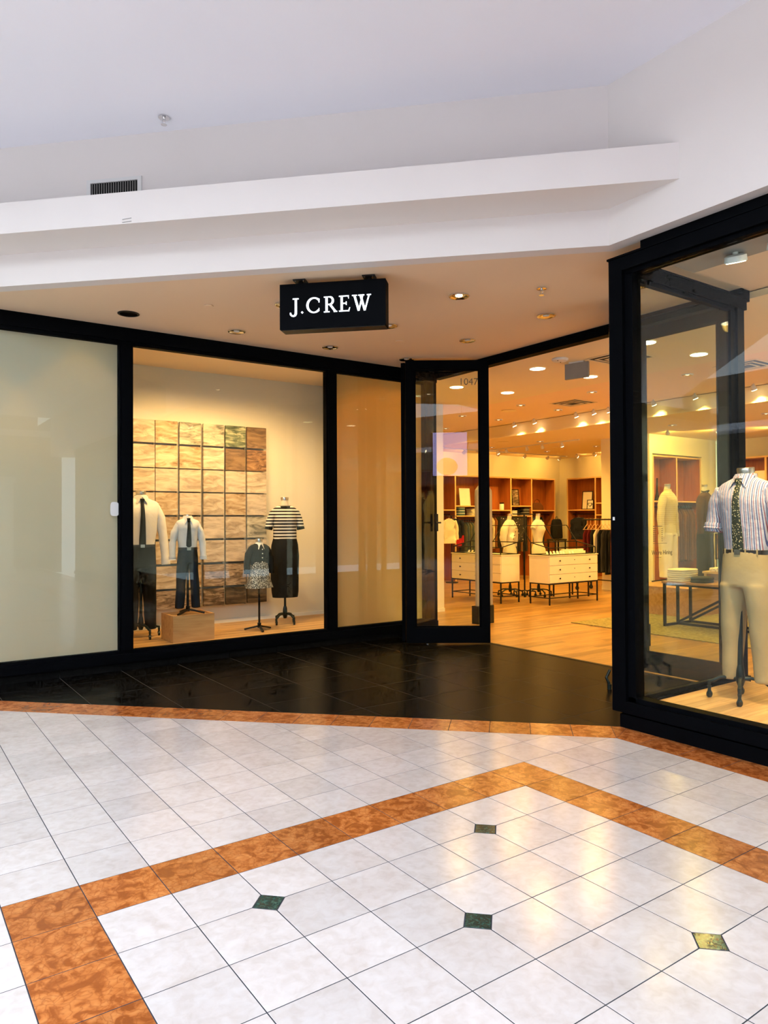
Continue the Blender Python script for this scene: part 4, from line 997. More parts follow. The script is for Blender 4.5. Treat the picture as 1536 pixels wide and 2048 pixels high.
# rolling rack with trousers
rk = thing('rolling_rack', 'black rolling clothes rack with long trousers beside the display case', 'clothes rack', (13.16, 10.16, 0), 0)
for y in (-0.66, 0.66):
    MB().tube([(0, y, 0.20), (0, y, 1.58)], 0.015).build('upright', 'blackm', rk)
    MB().tube([(-0.24, y, 0.14), (-0.17, y, 0.19), (0, y, 0.20), (0.17, y, 0.19), (0.24, y, 0.14)], 0.018).build('foot_bar', 'blackm', rk)
    for x in (-0.24, 0.24): caster(rk, (x, y, 0.0), 0.045)
MB().tube([(0, -0.68, 1.58), (0, 0.68, 1.58)], 0.017).build('top_rail', 'blackm', rk)
MB().tube([(0, -0.66, 0.24), (0, 0.66, 0.24)], 0.012).build('low_rail', 'blackm', rk)
hc = [('maroon', (0.10, 0.012, 0.012)), ('maroon', (0.10, 0.012, 0.012)), ('blackcloth', None), ('creamcloth', None), ('blackcloth', None), ('dk_grey', (0.03, 0.03, 0.03)), ('blackcloth', None), ('blackcloth', None), ('rust_cloth', (0.34, 0.10, 0.02)), ('rust_cloth', (0.34, 0.10, 0.02)), ('navy', None), ('blackcloth', None)]
wn = {'maroon': 'maroon', 'blackcloth': 'black', 'creamcloth': 'cream', 'dk_grey': 'dark grey', 'rust_cloth': 'rust orange', 'navy': 'navy'}
for k, (nm, c) in enumerate(hc):
    if c: hang_color(nm, c)
    y = 10.72-k*0.098
    t = thing('hanging_trousers', '%s trousers, %s on the rolling rack from its near wheel' % (wn[nm], (ordn[:7]+['eighth', 'ninth', 'tenth', 'eleventh', 'twelfth'])[k]), 'trousers', (13.16, y, 1.36), R(random.uniform(-6, 6)), 'trousers on the rolling rack')
    folds(0.27, 0.92+0.08*random.random(), 0.062, k*3.3, 0.05).build('cloth', nm, t)
    MB().tube([(-0.14, 0, 0.0), (0.14, 0, 0.0)], 0.006, 6).tube([(-0.12, 0, 0.0), (0, 0, 0.12), (0.12, 0, 0.0)], 0.006, 6).tube([(0, 0, 0.12), (0, 0, 0.2), (0.02, 0, 0.238), (-0.012, 0, 0.24)], 0.004, 6).build('hanger', 'shelfedge', t)

# display cases with drawers and a glass top
def display_case(label, loc, rotz, Ln, lid=True):
    """local: length along X (0..Ln), drawers on the -Y face, depth along +Y"""
    t = thing('display_case', label, 'display case', loc, rotz, 'glass topped display cases')
    D, z0, z1 = 0.50, 0.40, 0.905
    MB().box(0, Ln, 0.02, D, z0, z1).build('body', 'cabinet', t, smooth=False)
    MB().box(-0.012, Ln+0.012, -0.004, D+0.012, z1, z1+0.014).build('top_board', 'cabinet', t, smooth=False)
    for k in range(3):
        za = z0+0.008+k*(z1-z0-0.012)/3; zb = za+(z1-z0-0.012)/3-0.008
        d = MB().box(0.01, Ln-0.01, 0.0, 0.02, za, zb).build('drawer', 'cabinet', t, smooth=False)
        for x in (Ln*0.2, Ln*0.81): MB().tube([(x, 0.0, (za+zb)/2), (x, -0.014, (za+zb)/2), (x, -0.022, (za+zb)/2)], [0.006, 0.008, 0.017], 12).build('knob', 'blackm', d)
        MB().tube([(Ln*0.505, 0.0, (za+zb)/2+0.01), (Ln*0.505, -0.006, (za+zb)/2+0.01)], 0.008, 10).build('keyhole', 'blackm', d)
    fx = 0.022
    for x in (0.012, Ln-0.012):
        for y in (0.012, D-0.012): MB().bar((x, y, 0), (x, y, z0), fx).build('leg', 'blackm', t)
    for y in (0.012, D-0.012):
        MB().bar((0, y, z0-0.011), (Ln, y, z0-0.011), fx).build('rail', 'blackm', t); MB().bar((0.02, y, 0.13), (Ln-0.02, y, 0.13), 0.016).build('stretcher', 'blackm', t)
    for x in (0.012, Ln-0.012):
        MB().bar((x, 0, z0-0.011), (x, D, z0-0.011), fx).build('rail', 'blackm', t); MB().bar((x, 0.02, 0.13), (x, D-0.02, 0.13), 0.016).build('stretcher', 'blackm', t)
    # vitrine: low in front, higher at the back, lid propped open
    zf, zb, e, w = 1.055, 1.15, 0.035, 0.017; zz = z1+0.022
    X0, X1, Y0, Y1 = e, Ln-e, e, D-0.01
    fr_ = MB()
    for p, q in (((X0, Y0, zz), (X1, Y0, zz)), ((X0, Y1, zz), (X1, Y1, zz)), ((X0, Y0, zz), (X0, Y1, zz)), ((X1, Y0, zz), (X1, Y1, zz)), ((X0, Y0, zf), (X1, Y0, zf)), ((X0, Y1, zb), (X1, Y1, zb)), ((X0, Y0, zf), (X0, Y1, zb)), ((X1, Y0, zf), (X1, Y1, zb)), ((X0, Y0, zz), (X0, Y0, zf)), ((X1, Y0, zz), (X1, Y0, zf)), ((X0, Y1, zz), (X0, Y1, zb)), ((X1, Y1, zz), (X1, Y1, zb))):
        fr_.bar(p, q, w)
    v = fr_.build('vitrine_frame', 'blackm', t)
    MB().box(X0, X1, Y0-0.003, Y0+0.003, zz, zf).build('glass_front', 'vitrine', v, smooth=False)
    MB().box(X0, X1, Y1-0.003, Y1+0.003, zz, zb).build('glass_back', 'vitrine', v, smooth=False)
    for x in (X0, X1): MB().fprism((x-0.003, 0, 0), (0, 1, 0), (0, 0, 1), [(Y0, zz), (Y1, zz), (Y1, zb), (Y0, zf)], 0.006).build('glass_side', 'vitrine', v, smooth=False)
    # open lid hinged on the back edge
    yl, zl = Y1+0.25, zb+0.32
    lf_ = MB()
    for p, q in (((X0, Y1, zb), (X0+0.0, yl, zl)), ((X1, Y1, zb), (X1, yl, zl)), ((X0, yl, zl), (X1, yl, zl)), (((X0+X1)/2, Y1, zb), ((X0+X1)/2, yl, zl))): lf_.bar(p, q, 0.013)
    ld = lf_.build('lid_frame', 'blackm', t)
    MB().quad((X0, Y1, zb), (X1, Y1, zb), (X1, yl, zl), (X0, yl, zl)).quad((X0, yl+.004, zl-.004), (X1, yl+.004, zl-.004), (X1, Y1+.004, zb-.004), (X0, Y1+.004, zb-.004)).build('lid_glass', 'vitrine', ld, smooth=False)
    return t
CR = display_case('cream three drawer display case nearest the trousers rack', (10.155, 9.145, 0), 0, 1.375)
CL = display_case('cream three drawer display case behind the open door', (9.665, 11.335, 0), -PI/2, 1.425)
# cards and boxes in the vitrines
def card_row(x0, x1, y, n, rot, org, who):
    for k in range(n):
        lx = lerp(x0, x1, k/(n-1)); c, s = math.cos(rot), math.sin(rot)
        p = (org[0]+lx*c-y*s, org[1]+lx*s+y*c, 0.921)
        o = MB().fprism((-0.026, 0.014, 0.0), (1, 0, 0), (0, 0.45, 0.9), [(0, 0), (0.052, 0), (0.052, 0.065), (0, 0.065)], 0.004).build('jewellery_card', random.choice(['shirtw', 'creamcloth', 'white']), loc=p, rotz=rot, smooth=False)
        tag(o, 'pale jewellery card, %s in the case %s' % ((ordn[:7]+['eighth', 'ninth'])[k], who), 'card', 'jewellery cards in the display cases')
card_row(0.30, 0.82, 0.12, 7, 0, (10.155, 9.145), 'by the trousers rack')
card_row(0.30, 0.70, 0.30, 5, 0, (10.155, 9.145), 'by the trousers rack, rear row')
card_row(0.35, 0.95, 0.14, 7, -PI/2, (9.665, 11.335), 'behind the open door')
tag(MB().box(-0.3, 0.3, -0.05, 0.05, 0, 0.05).box(-0.3, 0.3, 0.0, 0.05, 0.05, 0.085).build('jewellery_tray', 'linen', loc=(11.18, 9.45, 0.921)), 'pale stepped tray at the rear of the case by the trousers rack', 'tray')
tag(MB().loft([(0, 0, 0, .17, .1), (0, 0, .03, .19, .11), (0, 0, .07, .18, .1), (0, 0, .1, .15, .08)], 20, .02, 20).build('folded_knit', 'whitelace', loc=(11.75, 10.0, 0.73)), 'cream folded knit seen behind the vitrine', 'folded garment')
# small round table that carries the cream knit
tb = thing('side_table', 'dark side table carrying the cream knit behind the case', 'table', (11.75, 10.0, 0))
MB().box(-0.32, 0.32, -0.24, 0.24, 0.70, 0.73).build('table_top', 'darkolive', tb)
for x in (-0.29, 0.29):
    for y in (-0.21, 0.21): MB().bar((x, y, 0), (x, y, 0.70), 0.025).build('leg', 'blackm', tb)

# white torso forms behind the cases
def torso_form(label, loc, rotz, seed, buttons):
    t = thing('dress_form', label, 'mannequin', loc, rotz, 'white dress forms behind the cases')
    rg = torso_rings(1.10, 1.60, 0.112, 0.150, 0.168 if buttons else 0.155, 0.66, bust=0.03)
    MB().loft([(0, 0, 0.86, 0.185, 0.13), (0, 0, 0.96, 0.18, 0.125), (0, 0, 1.05, 0.135, 0.10), (0, 0, 1.11, 0.113, 0.08)], 30, 0.008, 8, seed).build('blouse_hem', 'whitelace', t)
    MB().loft(rg[:-3], 34, 0.007, 9, seed).build('blouse', 'whitelace', t)
    if buttons:
        for k in range(6): z = 1.08+k*0.075; MB().ball((0.0, front_y(rg, min(1.55, z+0.03))-0.004, z+0.03), 0.011, 10, 6).build('button', 'leather', t)
        for s in (-1, 1): sleeve([(s*0.14, 0, 1.50), (s*0.225, 0.01, 1.40), (s*0.275, 0.02, 1.22), (s*0.27, 0.0, 1.02)], [0.06, 0.078, 0.074, 0.042], seed+s).build('sleeve', 'whitelace', t)
    else:
        for s in (-1, 1): sleeve([(s*0.13, 0, 1.50), (s*0.185, 0.0, 1.44), (s*0.215, 0.0, 1.40)], [0.06, 0.062, 0.05], seed+s).build('ruffle_sleeve', 'whitelace', t)
    neck(t, 1.54, 1.69, 0.044, 'linen')
    trousers(t, 1.0, 0.78, 0.32, 0.15, 0.165, 0.09, 0.09, 0.09, 'blackcloth' if buttons else 'creamcloth', seed=seed)
    stand_casters(t, 0.75, 5, 0.26, R(20), 0.02, 0.16)
torso_form('white buttoned blouse on a dress form behind the rear display case', (10.80, 10.80, 0), R(20), 1.0, True)
torso_form('sleeveless white top on a dress form between the two cases', (11.24, 10.42, 0), R(15), 5.0, False)
ts = thing('garment_stand', 'slim black pole stand between the two white forms', 'stand', (11.02, 10.60, 0))
MB().tube([(0, 0, 0.1), (0, 0, 1.70)], 0.016).build('pole', 'blackm', ts)
MB().ball((0, 0, 1.35), 0.03, 10, 6).build('collar_knob', 'blackm', ts)
MB().bar((-0.32, 0, 1.70), (0.32, 0, 1.70), 0.02).build('cross_arm', 'blackm', ts)
for k in range(4):
    a = PI/4+k*PI/2; MB().bar((0, 0, 0.12), (0.22*math.cos(a), 0.22*math.sin(a), 0.1), 0.02).build('leg', 'blackm', ts); caster(ts, (0.22*math.cos(a), 0.22*math.sin(a), 0), 0.028)

# security gates by the doorway
def gate(label, x, y):
    t = thing('security_gate', label, 'security gate', (x, y, 0), 0, 'security gates at the doorway')
    w = 0.38
    MB().prism([(-0.0, -0.07), (w-0.05, -0.07), (w, 0.0), (w-0.05, 0.07), (0.0, 0.07)], 0, 0.27).build('base', 'darkolive', t, smooth=False)
    def sec(u0, u1, z0, z1): return MB().box(u0, u1, -0.022, 0.022, z0, z1)
    M.setdefault('gatep', plain('tan_grey_plastic', (0.34, 0.29, 0.21), 0.45, var=0.03))
    sec(w-0.085, w-0.03, 0.27, 1.98).build('upright', 'gatep', t, smooth=False); sec(0.03, 0.085, 0.27, 1.98).build('upright', 'gatep', t, smooth=False)
    sec(0.085, w-0.085, 1.02, 1.16).build('cross_panel', 'gatep', t, smooth=False); sec(0.085, w-0.085, 0.27, 0.34).build('low_panel', 'gatep', t, smooth=False)
    MB().fprism((0, 0.022, 0), (1, 0, 0), (0, 0, 1), [(0.03, 1.98), (w-0.03, 1.98), (w-0.035, 2.04), (w-0.09, 2.10), (w-0.15, 2.135), (0.15, 2.135), (0.09, 2.10), (0.035, 2.04)], 0.044).build('arched_top', 'gatep', t, smooth=False)
    MB().tube([(w-0.028, 0, 1.9), (w-0.028, 0, 2.03), (w-0.085, 0, 2.105), (w-0.15, 0, 2.14), (0.15, 0, 2.14)], 0.012).build('edge_trim', 'blackm', t)
    for z0, z1 in ((0.34, 1.02), (1.16, 1.98)): MB().box(0.085, w-0.085, -0.003, 0.003, z0, z1).build('clear_panel', 'vitrine', t, smooth=False)
gate('tan security gate standing just behind the open door', 7.47, 8.22)
gate('tan security gate seen through the window box side', 7.60, 5.56)

# rug, table, platform with two mannequins
rug = tag(MB().box(8.72, 12.2, 2.3, 7.43, 0.001, 0.012).build('rug', 'rug'), 'olive green rug under the folding clothes table', 'rug')
pf = thing('platform', 'oak plinth carrying the sweater and brown knit mannequins', 'platform', (11.6, 7.2, 0.012))
MB().box(-1.05, 1.1, -0.58, 0.58, 0, 0.44).build('body', 'platform', pf, smooth=False)
MB().box(-1.06, 1.11, -0.59, 0.59, 0.44, 0.46).build('top_board', 'platform', pf, smooth=False)
M['tabletop'] = wood('walnut_table_top', (0.30, 0.15, 0.06), (0.42, 0.23, 0.10), 0.5, (14, 1.5, 14))
tb = thing('clothes_table', 'black metal table with brown wood top and folded clothes', 'table', (9.82, 5.4, 0.012))
zt = 0.66
MB().box(-0.36, 0.36, -1.0, 0.96, zt-0.03, zt).build('table_top', 'tabletop', tb, smooth=False)
for y in (-0.93, 0.93):
    for x in (-0.33, 0.0, 0.33): MB().bar((x, y, 0), (x, y, zt-0.03), 0.034).build('leg', 'blackm', tb)
    MB().bar((-0.33, y, 0.017), (0.33, y, 0.017), 0.034).build('foot_bar', 'blackm', tb); MB().bar((-0.35, y, zt-0.045), (0.35, y, zt-0.045), 0.03).build('end_rail', 'blackm', tb)
for x in (0.0, 0.33):
    MB().bar((x, 0.93, 0.03), (x, -0.1, zt-0.05), 0.03).build('diagonal_brace', 'blackm', tb)
    MB().bar((x, 0.93, 0.017), (x, -0.93, 0.017), 0.034).build('floor_bar', 'blackm', tb)
for x in (-0.33, 0.33): MB().bar((x, 0.93, zt-0.045), (x, -0.93, zt-0.045), 0.03).build('side_rail', 'blackm', tb)
def folded(loc, rotz, w, d, h, m, seed, label, group):
    mb = MB().loft([(0, 0, 0, w*0.97, d*0.97), (0, 0, h*0.2, w, d), (0, 0, h*0.75, w, d), (0, 0, h, w*0.92, d*0.92)], 24, 0.008, 14, seed, pw=5)
    return tag(mb.build('folded_garment', m, loc=loc, rotz=rotz), label, 'folded garment', group)
ZT = 0.012+zt
for k in range(6): folded((9.70, 6.17, ZT+0.002+k*0.03), R(90+random.uniform(-3, 3)), 0.15, 0.21, 0.028, 'creamcloth', k, 'cream folded sweater, %s from the bottom of the table stack' % ordn[k], 'cream sweaters stacked on the table')
for k in range(2): folded((9.66, 5.84, ZT+0.002+k*0.042), R(93), 0.12, 0.15, 0.04, 'darkolive', k+9, '%s dark folded knit beside the cream sweater stack' % ['lower', 'upper'][k], 'dark knits on the table')
rs = tag(MB().box(-0.16, 0.16, -0.42, 0.3, 0, 0.02).box(-0.16, 0.16, -0.42, -0.38, 0.02, 0.12).box(-0.16, 0.16, 0.26, 0.3, 0.02, 0.12).box(-0.17, 0.17, -0.44, 0.32, 0.12, 0.15).build('wooden_riser', 'shelfedge', loc=(10.0, 5.62, ZT+0.001)), 'light wooden riser under the patterned clothes on the table', 'riser')
M['pattern'] = speckle('patterned_cloth', (0.66, 0.60, 0.48), (0.10, 0.08, 0.06), 38.0, 0.30)
for k in range(4): folded((10.0, 5.80-0.15*k, ZT+0.153), R(90+k*4), 0.07, 0.14, 0.05+0.02*(k % 2), 'pattern', k+20, 'black and cream patterned folded shirt, %s on the riser' % ordn[k], 'patterned shirts on the riser')
for k in range(3): folded((9.65, 5.3-0.02*k, ZT+0.002+k*0.04), R(90), 0.12, 0.15, 0.038, 'pattern', k+30, 'patterned folded shirt, %s in the stack at the table middle' % ordn[k], 'patterned shirts on the table')
# two mannequins on the plinth
PZ = 0.473
sw = thing('mannequin', 'form in cream ribbed sweater and cream trousers on the oak plinth', 'mannequin', (11.30, 7.46, PZ), R(10))
rg = torso_rings(1.06, 1.60, 0.165, 0.19, 0.205, 0.66, bust=0.02)
MB().loft(rg, 36, 0.008, 8, 21).build('sweater', 'creamknit', sw)
MB().loft([(0, 0, 1.0, 0.168, 0.113), (0, 0, 1.07, 0.17, 0.114)], 30, cap=True).build('hem_band', 'creamknit', sw)
MB().loft([(0, 0, 1.57, 0.075, 0.072), (0, 0, 1.63, 0.062, 0.062)], 24, cap=False, pw=2).build('mock_neck', 'creamknit', sw)
for s in (-1, 1): sleeve([(s*0.16, 0, 1.47), (s*0.245, 0, 1.35), (s*0.292, 0, 1.12), (s*0.30, -0.03, 0.80)], [0.072, 0.066, 0.060, 0.050], 30+s).build('sleeve', 'creamknit', sw)
neck(sw, 1.58, 1.70, 0.05)
trousers(sw, 1.05, 0.80, 0.10, 0.16, 0.185, 0.098, 0.098, 0.11, 'creamcloth', seed=33, wob=0.012)
stand_flat(sw, 0.9, 4, 0.28, R(10), 0.016)
br_ = thing('mannequin', 'form in dark brown knit top and dark flared trousers on the oak plinth', 'mannequin', (12.05, 7.22, PZ), R(12))
rg = torso_rings(1.04, 1.58, 0.155, 0.18, 0.195, 0.66, bust=0.02)
MB().loft(rg, 34, 0.008, 8, 41).build('sweater', 'brownknit', br_)
for s in (-1, 1): sleeve([(s*0.15, 0, 1.46), (s*0.215, 0, 1.34), (s*0.25, 0, 1.12), (s*0.255, -0.02, 0.85)], [0.068, 0.064, 0.058, 0.048], 50+s).build('sleeve', 'brownknit', br_)
neck(br_, 1.55, 1.70, 0.05)
MB().tube([(0.06*math.cos(2*PI*k/16), 0.06*math.sin(2*PI*k/16)-0.01, 1.60-0.01*math.cos(2*PI*k/8)) for k in range(17)], 0.012, 8).build('necklace', 'leather', br_)
trousers(br_, 1.08, 0.80, 0.08, 0.15, 0.175, 0.092, 0.10, 0.11, 'darkolive', seed=53)
stand_flat(br_, 0.9, 4, 0.28, R(30), 0.016)
# picture on a stand past the table
ps = thing('picture_stand', 'framed brown and gold picture on a slim stand behind the table', 'picture', (11.80, 6.84, 0.473), R(20))
MB().box(-0.17, 0.17, -0.012, 0.012, 0.42, 0.86).build('frame', 'blackm', ps, smooth=False)
M['goldprint'] = sea('gold_print', (0.20, 0.06, 0.015), (0.45, 0.18, 0.05), (0.75, 0.52, 0.22), 0.6, 4)
MB().box(-0.15, 0.15, -0.016, -0.012, 0.44, 0.84).build('print', 'goldprint', ps, smooth=False)
for x in (-0.1, 0.1): MB().bar((x, 0, 0), (x, 0, 0.42), 0.014).build('leg', 'blackm', ps)
MB().box(-0.16, 0.16, -0.1, 0.1, 0, 0.012).build('foot_plate', 'blackm', ps, smooth=False)

# things on the shelves
def picture(label, loc, rotz, w, h, m, fm='blackm', lean=0.12):
    t = thing('framed_picture', label, 'picture', loc, rotz, 'framed pictures on the shelves')
    e = 0.018; up = Vector((0, lean, 1)).normalized()
    def pn(u0, u1, v0, v1, off, tk): return MB().fprism((0, off, 0), (1, 0, 0), up, [(u0, v0), (u1, v0), (u1, v1), (u0, v1)], tk)
    for g in ((-w/2, w/2, 0, e), (-w/2, w/2, h-e, h), (-w/2, -w/2+e, e, h-e), (w/2-e, w/2, e, h-e)): pn(*g, 0.0, 0.02).build('rail', fm, t, smooth=False)
    pn(-w/2+e, w/2-e, e, h-e, 0.0, 0.01).build('print', m, t, smooth=False)
    return t
picture('black framed portrait print on the back shelf', (14.66, 14.42, 1.981), R(-8), 0.25, 0.46, 'sea_d_0' if 'sea_d_0' in M else 'goldprint')
picture('blank white card sign seen through the open door', (12.78, 14.42, 1.967), R(-8), 0.33, 0.46, 'white', 'white')
hp = picture('tall cream picture on the side wall shelf', (16.52, 13.46, 1.868), R(-80), 0.32, 0.52, 'linen')
h2 = picture('small heart picture leaning before the tall cream one', (16.46, 13.30, 1.868), R(-80), 0.20, 0.27, 'white')
hv = MB()
pts = []
for k in range(30):
    a = 2*PI*k/30; pts.append((0.0042*16*math.sin(a)**3*1.0, 0.0040*(13*math.cos(a)-5*math.cos(2*a)-2*math.cos(3*a)-math.cos(4*a))))
hv.fprism((0, 0.0, 0.135), (1, 0, 0), (0, 0.12, 1), pts, 0.012); hv.build('heart', 'blackm', h2, smooth=False)
ins = [(x*0.72, y*0.72) for x, y in pts]
MB().fprism((0, 0.0, 0.135), (1, 0, 0), (0, 0.12, 1), ins, 0.0125).build('heart_middle', 'white', h2, smooth=False)
jr = thing('candle_jar', 'white candle jar with black lid on the back shelf', 'jar', (14.12, 14.42, 1.861))
MB().lathe([(0, 0), (0.062, 0.0), (0.065, 0.02), (0.065, 0.15), (0.055, 0.165), (0, 0.165)], (0, 0, 0)).build('jar', 'white', jr); MB().cyl(0, 0, 0.165, 0.20, 0.06).build('lid', 'blackm', jr)
bg = thing('handbag', 'brown leather handbag on the shelf above the white forms', 'bag', (15.55, 14.45, 1.861), R(-10))
hang_color('brownleather', (0.12, 0.045, 0.015))
MB().loft([(0, 0, 0, 0.20, 0.07), (0, 0, 0.03, 0.215, 0.08), (0, 0, 0.12, 0.19, 0.07), (0, 0, 0.19, 0.14, 0.04), (0, 0, 0.21, 0.12, 0.025)], 24, 0.01, 12, 3, pw=3).build('body', 'brownleather', bg)
MB().tube([(-0.1, 0, 0.19), (-0.07, 0, 0.28), (0.0, 0, 0.31), (0.07, 0, 0.28), (0.1, 0, 0.19)], 0.01, 8).build('handle', 'brownleather', bg)
bp_ = thing('backpack', 'black backpack hanging before the cream wall corner', 'bag', (15.92, 14.05, 1.04), R(-15))
MB().loft([(0, 0, 0, 0.15, 0.07), (0, 0, 0.04, 0.17, 0.085), (0, 0, 0.4, 0.165, 0.08), (0, 0, 0.52, 0.14, 0.06), (0, 0, 0.56, 0.1, 0.03)], 24, 0.006, 8, 3, pw=4).build('body', 'blackcloth', bp_)
MB().tube([(-0.04, 0, 0.55), (-0.03, 0, 0.62), (0.03, 0, 0.62), (0.04, 0, 0.55)], 0.01, 8).build('loop', 'blackcloth', bp_)
for s in (-1, 1): MB().tube([(s*0.08, 0.07, 0.5), (s*0.12, 0.12, 0.3), (s*0.13, 0.08, 0.05)], 0.018, 8).build('strap', 'blackcloth', bp_)
po = thing('shelf_bench', 'low dark bench under the black backpack', 'bench', (15.92, 14.05, 0))
MB().box(-0.24, 0.24, -0.16, 0.16, 0.98, 1.03).build('seat', 'darkolive', po); 
for x in (-0.21, 0.21):
    for y in (-0.13, 0.13): MB().bar((x, y, 0), (x, y, 0.98), 0.03).build('leg', 'blackm', po)
def stack(x, y, z, n, m, who, rotz=0, w=0.115, d=0.14):
    for k in range(n): folded((x, y, z+0.002+k*0.036), rotz+R(random.uniform(-4, 4)), w, d, 0.034, m[k % len(m)], k+x, '%s folded top from the bottom, %s' % (ordn[k], who), 'folded tops on the shelves')
hang_color('teal_stripe', (0.05, 0.13, 0.16)); hang_color('pale_blue', (0.40, 0.45, 0.50))
stack(12.60, 14.46, 1.705, 6, ['teal_stripe', 'pale_blue'], 'blue pile on the shelf seen through the door')
stack(13.06, 14.46, 1.705, 5, ['shirtw', 'creamcloth'], 'white pile on the shelf seen through the door')
stack(14.54, 14.46, 1.70, 4, ['shirtw', 'pale_blue'], 'pale pile under the portrait print')
stack(15.02, 14.46, 1.70, 6, ['grey_denim', 'dk_grey'], 'grey pile under the portrait print')
tag(MB().loft([(0, 0, 0, .055, .1), (0, 0, .05, .06, .12), (0, 0, .16, .05, .09), (0, 0, .2, .035, .05)], 20, .01, 10).build('dark_bag', 'blackcloth', loc=(14.78, 14.5, 1.701)), 'soft black bag lying under the portrait print', 'bag')
# black chalk style board with white flowers
bd = thing('flower_board', 'black board with white flower drawing behind the rear case', 'board', (13.72, 13.6, 0), R(-10))
M['flowers'] = speckle('white_flower_print', (0.012, 0.012, 0.012), (0.62, 0.58, 0.5), 14.0, 0.20)
MB().box(-0.42, 0.42, -0.015, 0.015, 1.02, 1.66).build('board', 'flowers', bd, smooth=False)
for g in ((-0.44, 0.44, 1.64, 1.68), (-0.44, 0.44, 1.0, 1.04), (-0.44, -0.40, 1.04, 1.64), (0.40, 0.44, 1.04, 1.64)): MB().box(g[0], g[1], -0.02, 0.02, g[2], g[3]).build('frame', 'blackm', bd, smooth=False)
for x in (-0.36, 0.36): MB().bar((x, 0.02, 0), (x, 0.02, 1.02), 0.03).build('leg', 'blackm', bd)
for k in range(8):
    nm = [hang_color('rust2', (0.22, 0.09, 0.03)), 'darkolive', 'brown_0', 'creamcloth'][k % 4]
    hung('%s garment on the middle back rail, %s along' % (['rust', 'olive', 'brown', 'cream'][k % 4], (ordn[:7]+['eighth'])[k]), (13.50+k*0.095, 14.5, 1.66), PI/2, 0.3, 0.85, 0.062, nm, k*1.3, 'clothes on the middle back rail')
for k in range(7):
    hung('%s garment under the portrait shelf, %s along' % (['dark', 'brown', 'grey'][k % 3], ordn[k]), (14.47+k*0.095, 14.5, 1.50), PI/2, 0.3, 0.8, 0.062, ['dk_grey', 'brown_1', 'grey_denim'][k % 3], k*1.7, 'clothes under the portrait shelf')
# white pictures past the window box post
picture('large white mounted picture on the shelf past the post', (15.9, 8.45, 1.981), R(-90), 0.62, 0.66, 'white', 'white')
picture('dark print set in the shelf past the post', (15.88, 8.45, 2.12), R(-90), 0.30, 0.32, 'darkolive')
for k, x in enumerate((13.72, 14.0, 14.62)):
    tag(MB().fprism((-0.07, 0.02, 0), (1, 0, 0), (0, 0, 1), [(0, 0), (0.14, 0), (0.085, 0.2), (0.075, 0.42+0.08*(k % 2)), (0.06, 0.2)], 0.04).build('cone_ornament', 'darkolive', loc=(x, 9.5, 1.981)), 'dark slim cone ornament, %s on the shelf above the sweater mannequin' % ordn[k], 'ornament', 'cone ornaments')

# ------------------------------------------------------------------ shop ceiling fixtures and lamps
def flush(x, y, z, label, r=0.10):
    t = thing('flush_light', label, 'ceiling light', (x, y, z), 0, 'round flush lights inside the doorway')
    MB().lathe([(r*1.12, -0.0005), (r*1.12, -0.005), (r, -0.007)], (0, 0, 0)).build('ring', 'white', t)
    MB().lathe([(r, -0.007), (r*0.6, -0.011), (0, -0.012)], (0, 0, 0)).build('lens', 'lampon', t)
n_ = 0
for x, y in ((7.226, 6.687), (8.19, 8.217), (8.251, 6.65), (7.2, 8.3), (7.2, 5.0), (8.25, 5.0), (7.2, 3.0), (8.25, 3.0)):
    flush(x, y, 3.60, 'lit round flush light inside the doorway, ' + ['before the grey exit box', 'beside the open door', 'behind the grey exit box', 'hidden by the open door', 'behind the window box frame', 'seen through the window box', 'above the window box room', 'above the window box back'][n_]); n_ += 1
    spot((x, y, 3.58), 40, WARM, 160, 0.8, 0.09)
def recessed(x, y, z, label):
    t = downlight(x, y, z-0.0015, label, 'lampdim', 'recessed lights of the shop ceiling', 0.085, 'white')
q = 0
for x in (9.6, 10.6):
    for y in (12.6, 10.9, 9.3, 7.7, 6.0, 4.3):
        recessed(x, y, ZS, 'recessed light of the raised shop ceiling, row %s, place %s from the back' % ('one' if x < 10 else 'two', ['one', 'two', 'three', 'four', 'five', 'six'][q % 6])); q += 1
        spot((x, y, ZS-0.03), 40, WARM, 160, 0.8, 0.08)
q = 0
for x in (12.6, 14.6):
    for y in (13.2, 11.6, 8.2, 6.4):
        recessed(x, y, 3.40, 'recessed light of the low shop ceiling, row %s, place %s from the back' % ('one' if x < 13 else 'two', ['one', 'two', 'three', 'four'][q % 4])); q += 1
        spot((x, y, 3.37), 75, WARM, 160, 0.8, 0.08)
def track_head(par_list, x, y, z, tgt, label, lit, group, power=0, color=WARM2, angle=70):
    t = thing('spotlight', label, 'spotlight', (x, y, z), 0, group)
    v = (Vector(tgt)-Vector((x, y, z))).normalized()
    MB().tube([(0, 0, 0), (0, 0, -0.05)], 0.014, 8).build('stem', 'white', t)
    c0 = Vector((0, 0, -0.06)); a = c0-v*0.045; b = c0+v*0.035
    MB().tube([tuple(a), tuple(a+v*0.02), tuple(c0), tuple(b)], [0.022, 0.034, 0.04, 0.045], 16).build('barrel', 'white', t)
    MB().tube([tuple(b+v*0.0005), tuple(b+v*0.006)], 0.041, 16).build('lens', 'lampon' if lit else 'chrome', t)
    if power: spot(tuple(Vector((x, y, z))+b+v*0.03), power, color, angle, 0.7, 0.045, tgt)
def track(p, q, label):
    t = thing('light_track', label, 'light track', p, 0, 'light tracks of the shop')
    MB().bar((0, 0, -0.012), tuple(Vector(q)-Vector(p)+Vector((0, 0, -0.012))), 0.035, 0.024).build('rail', 'white', t)
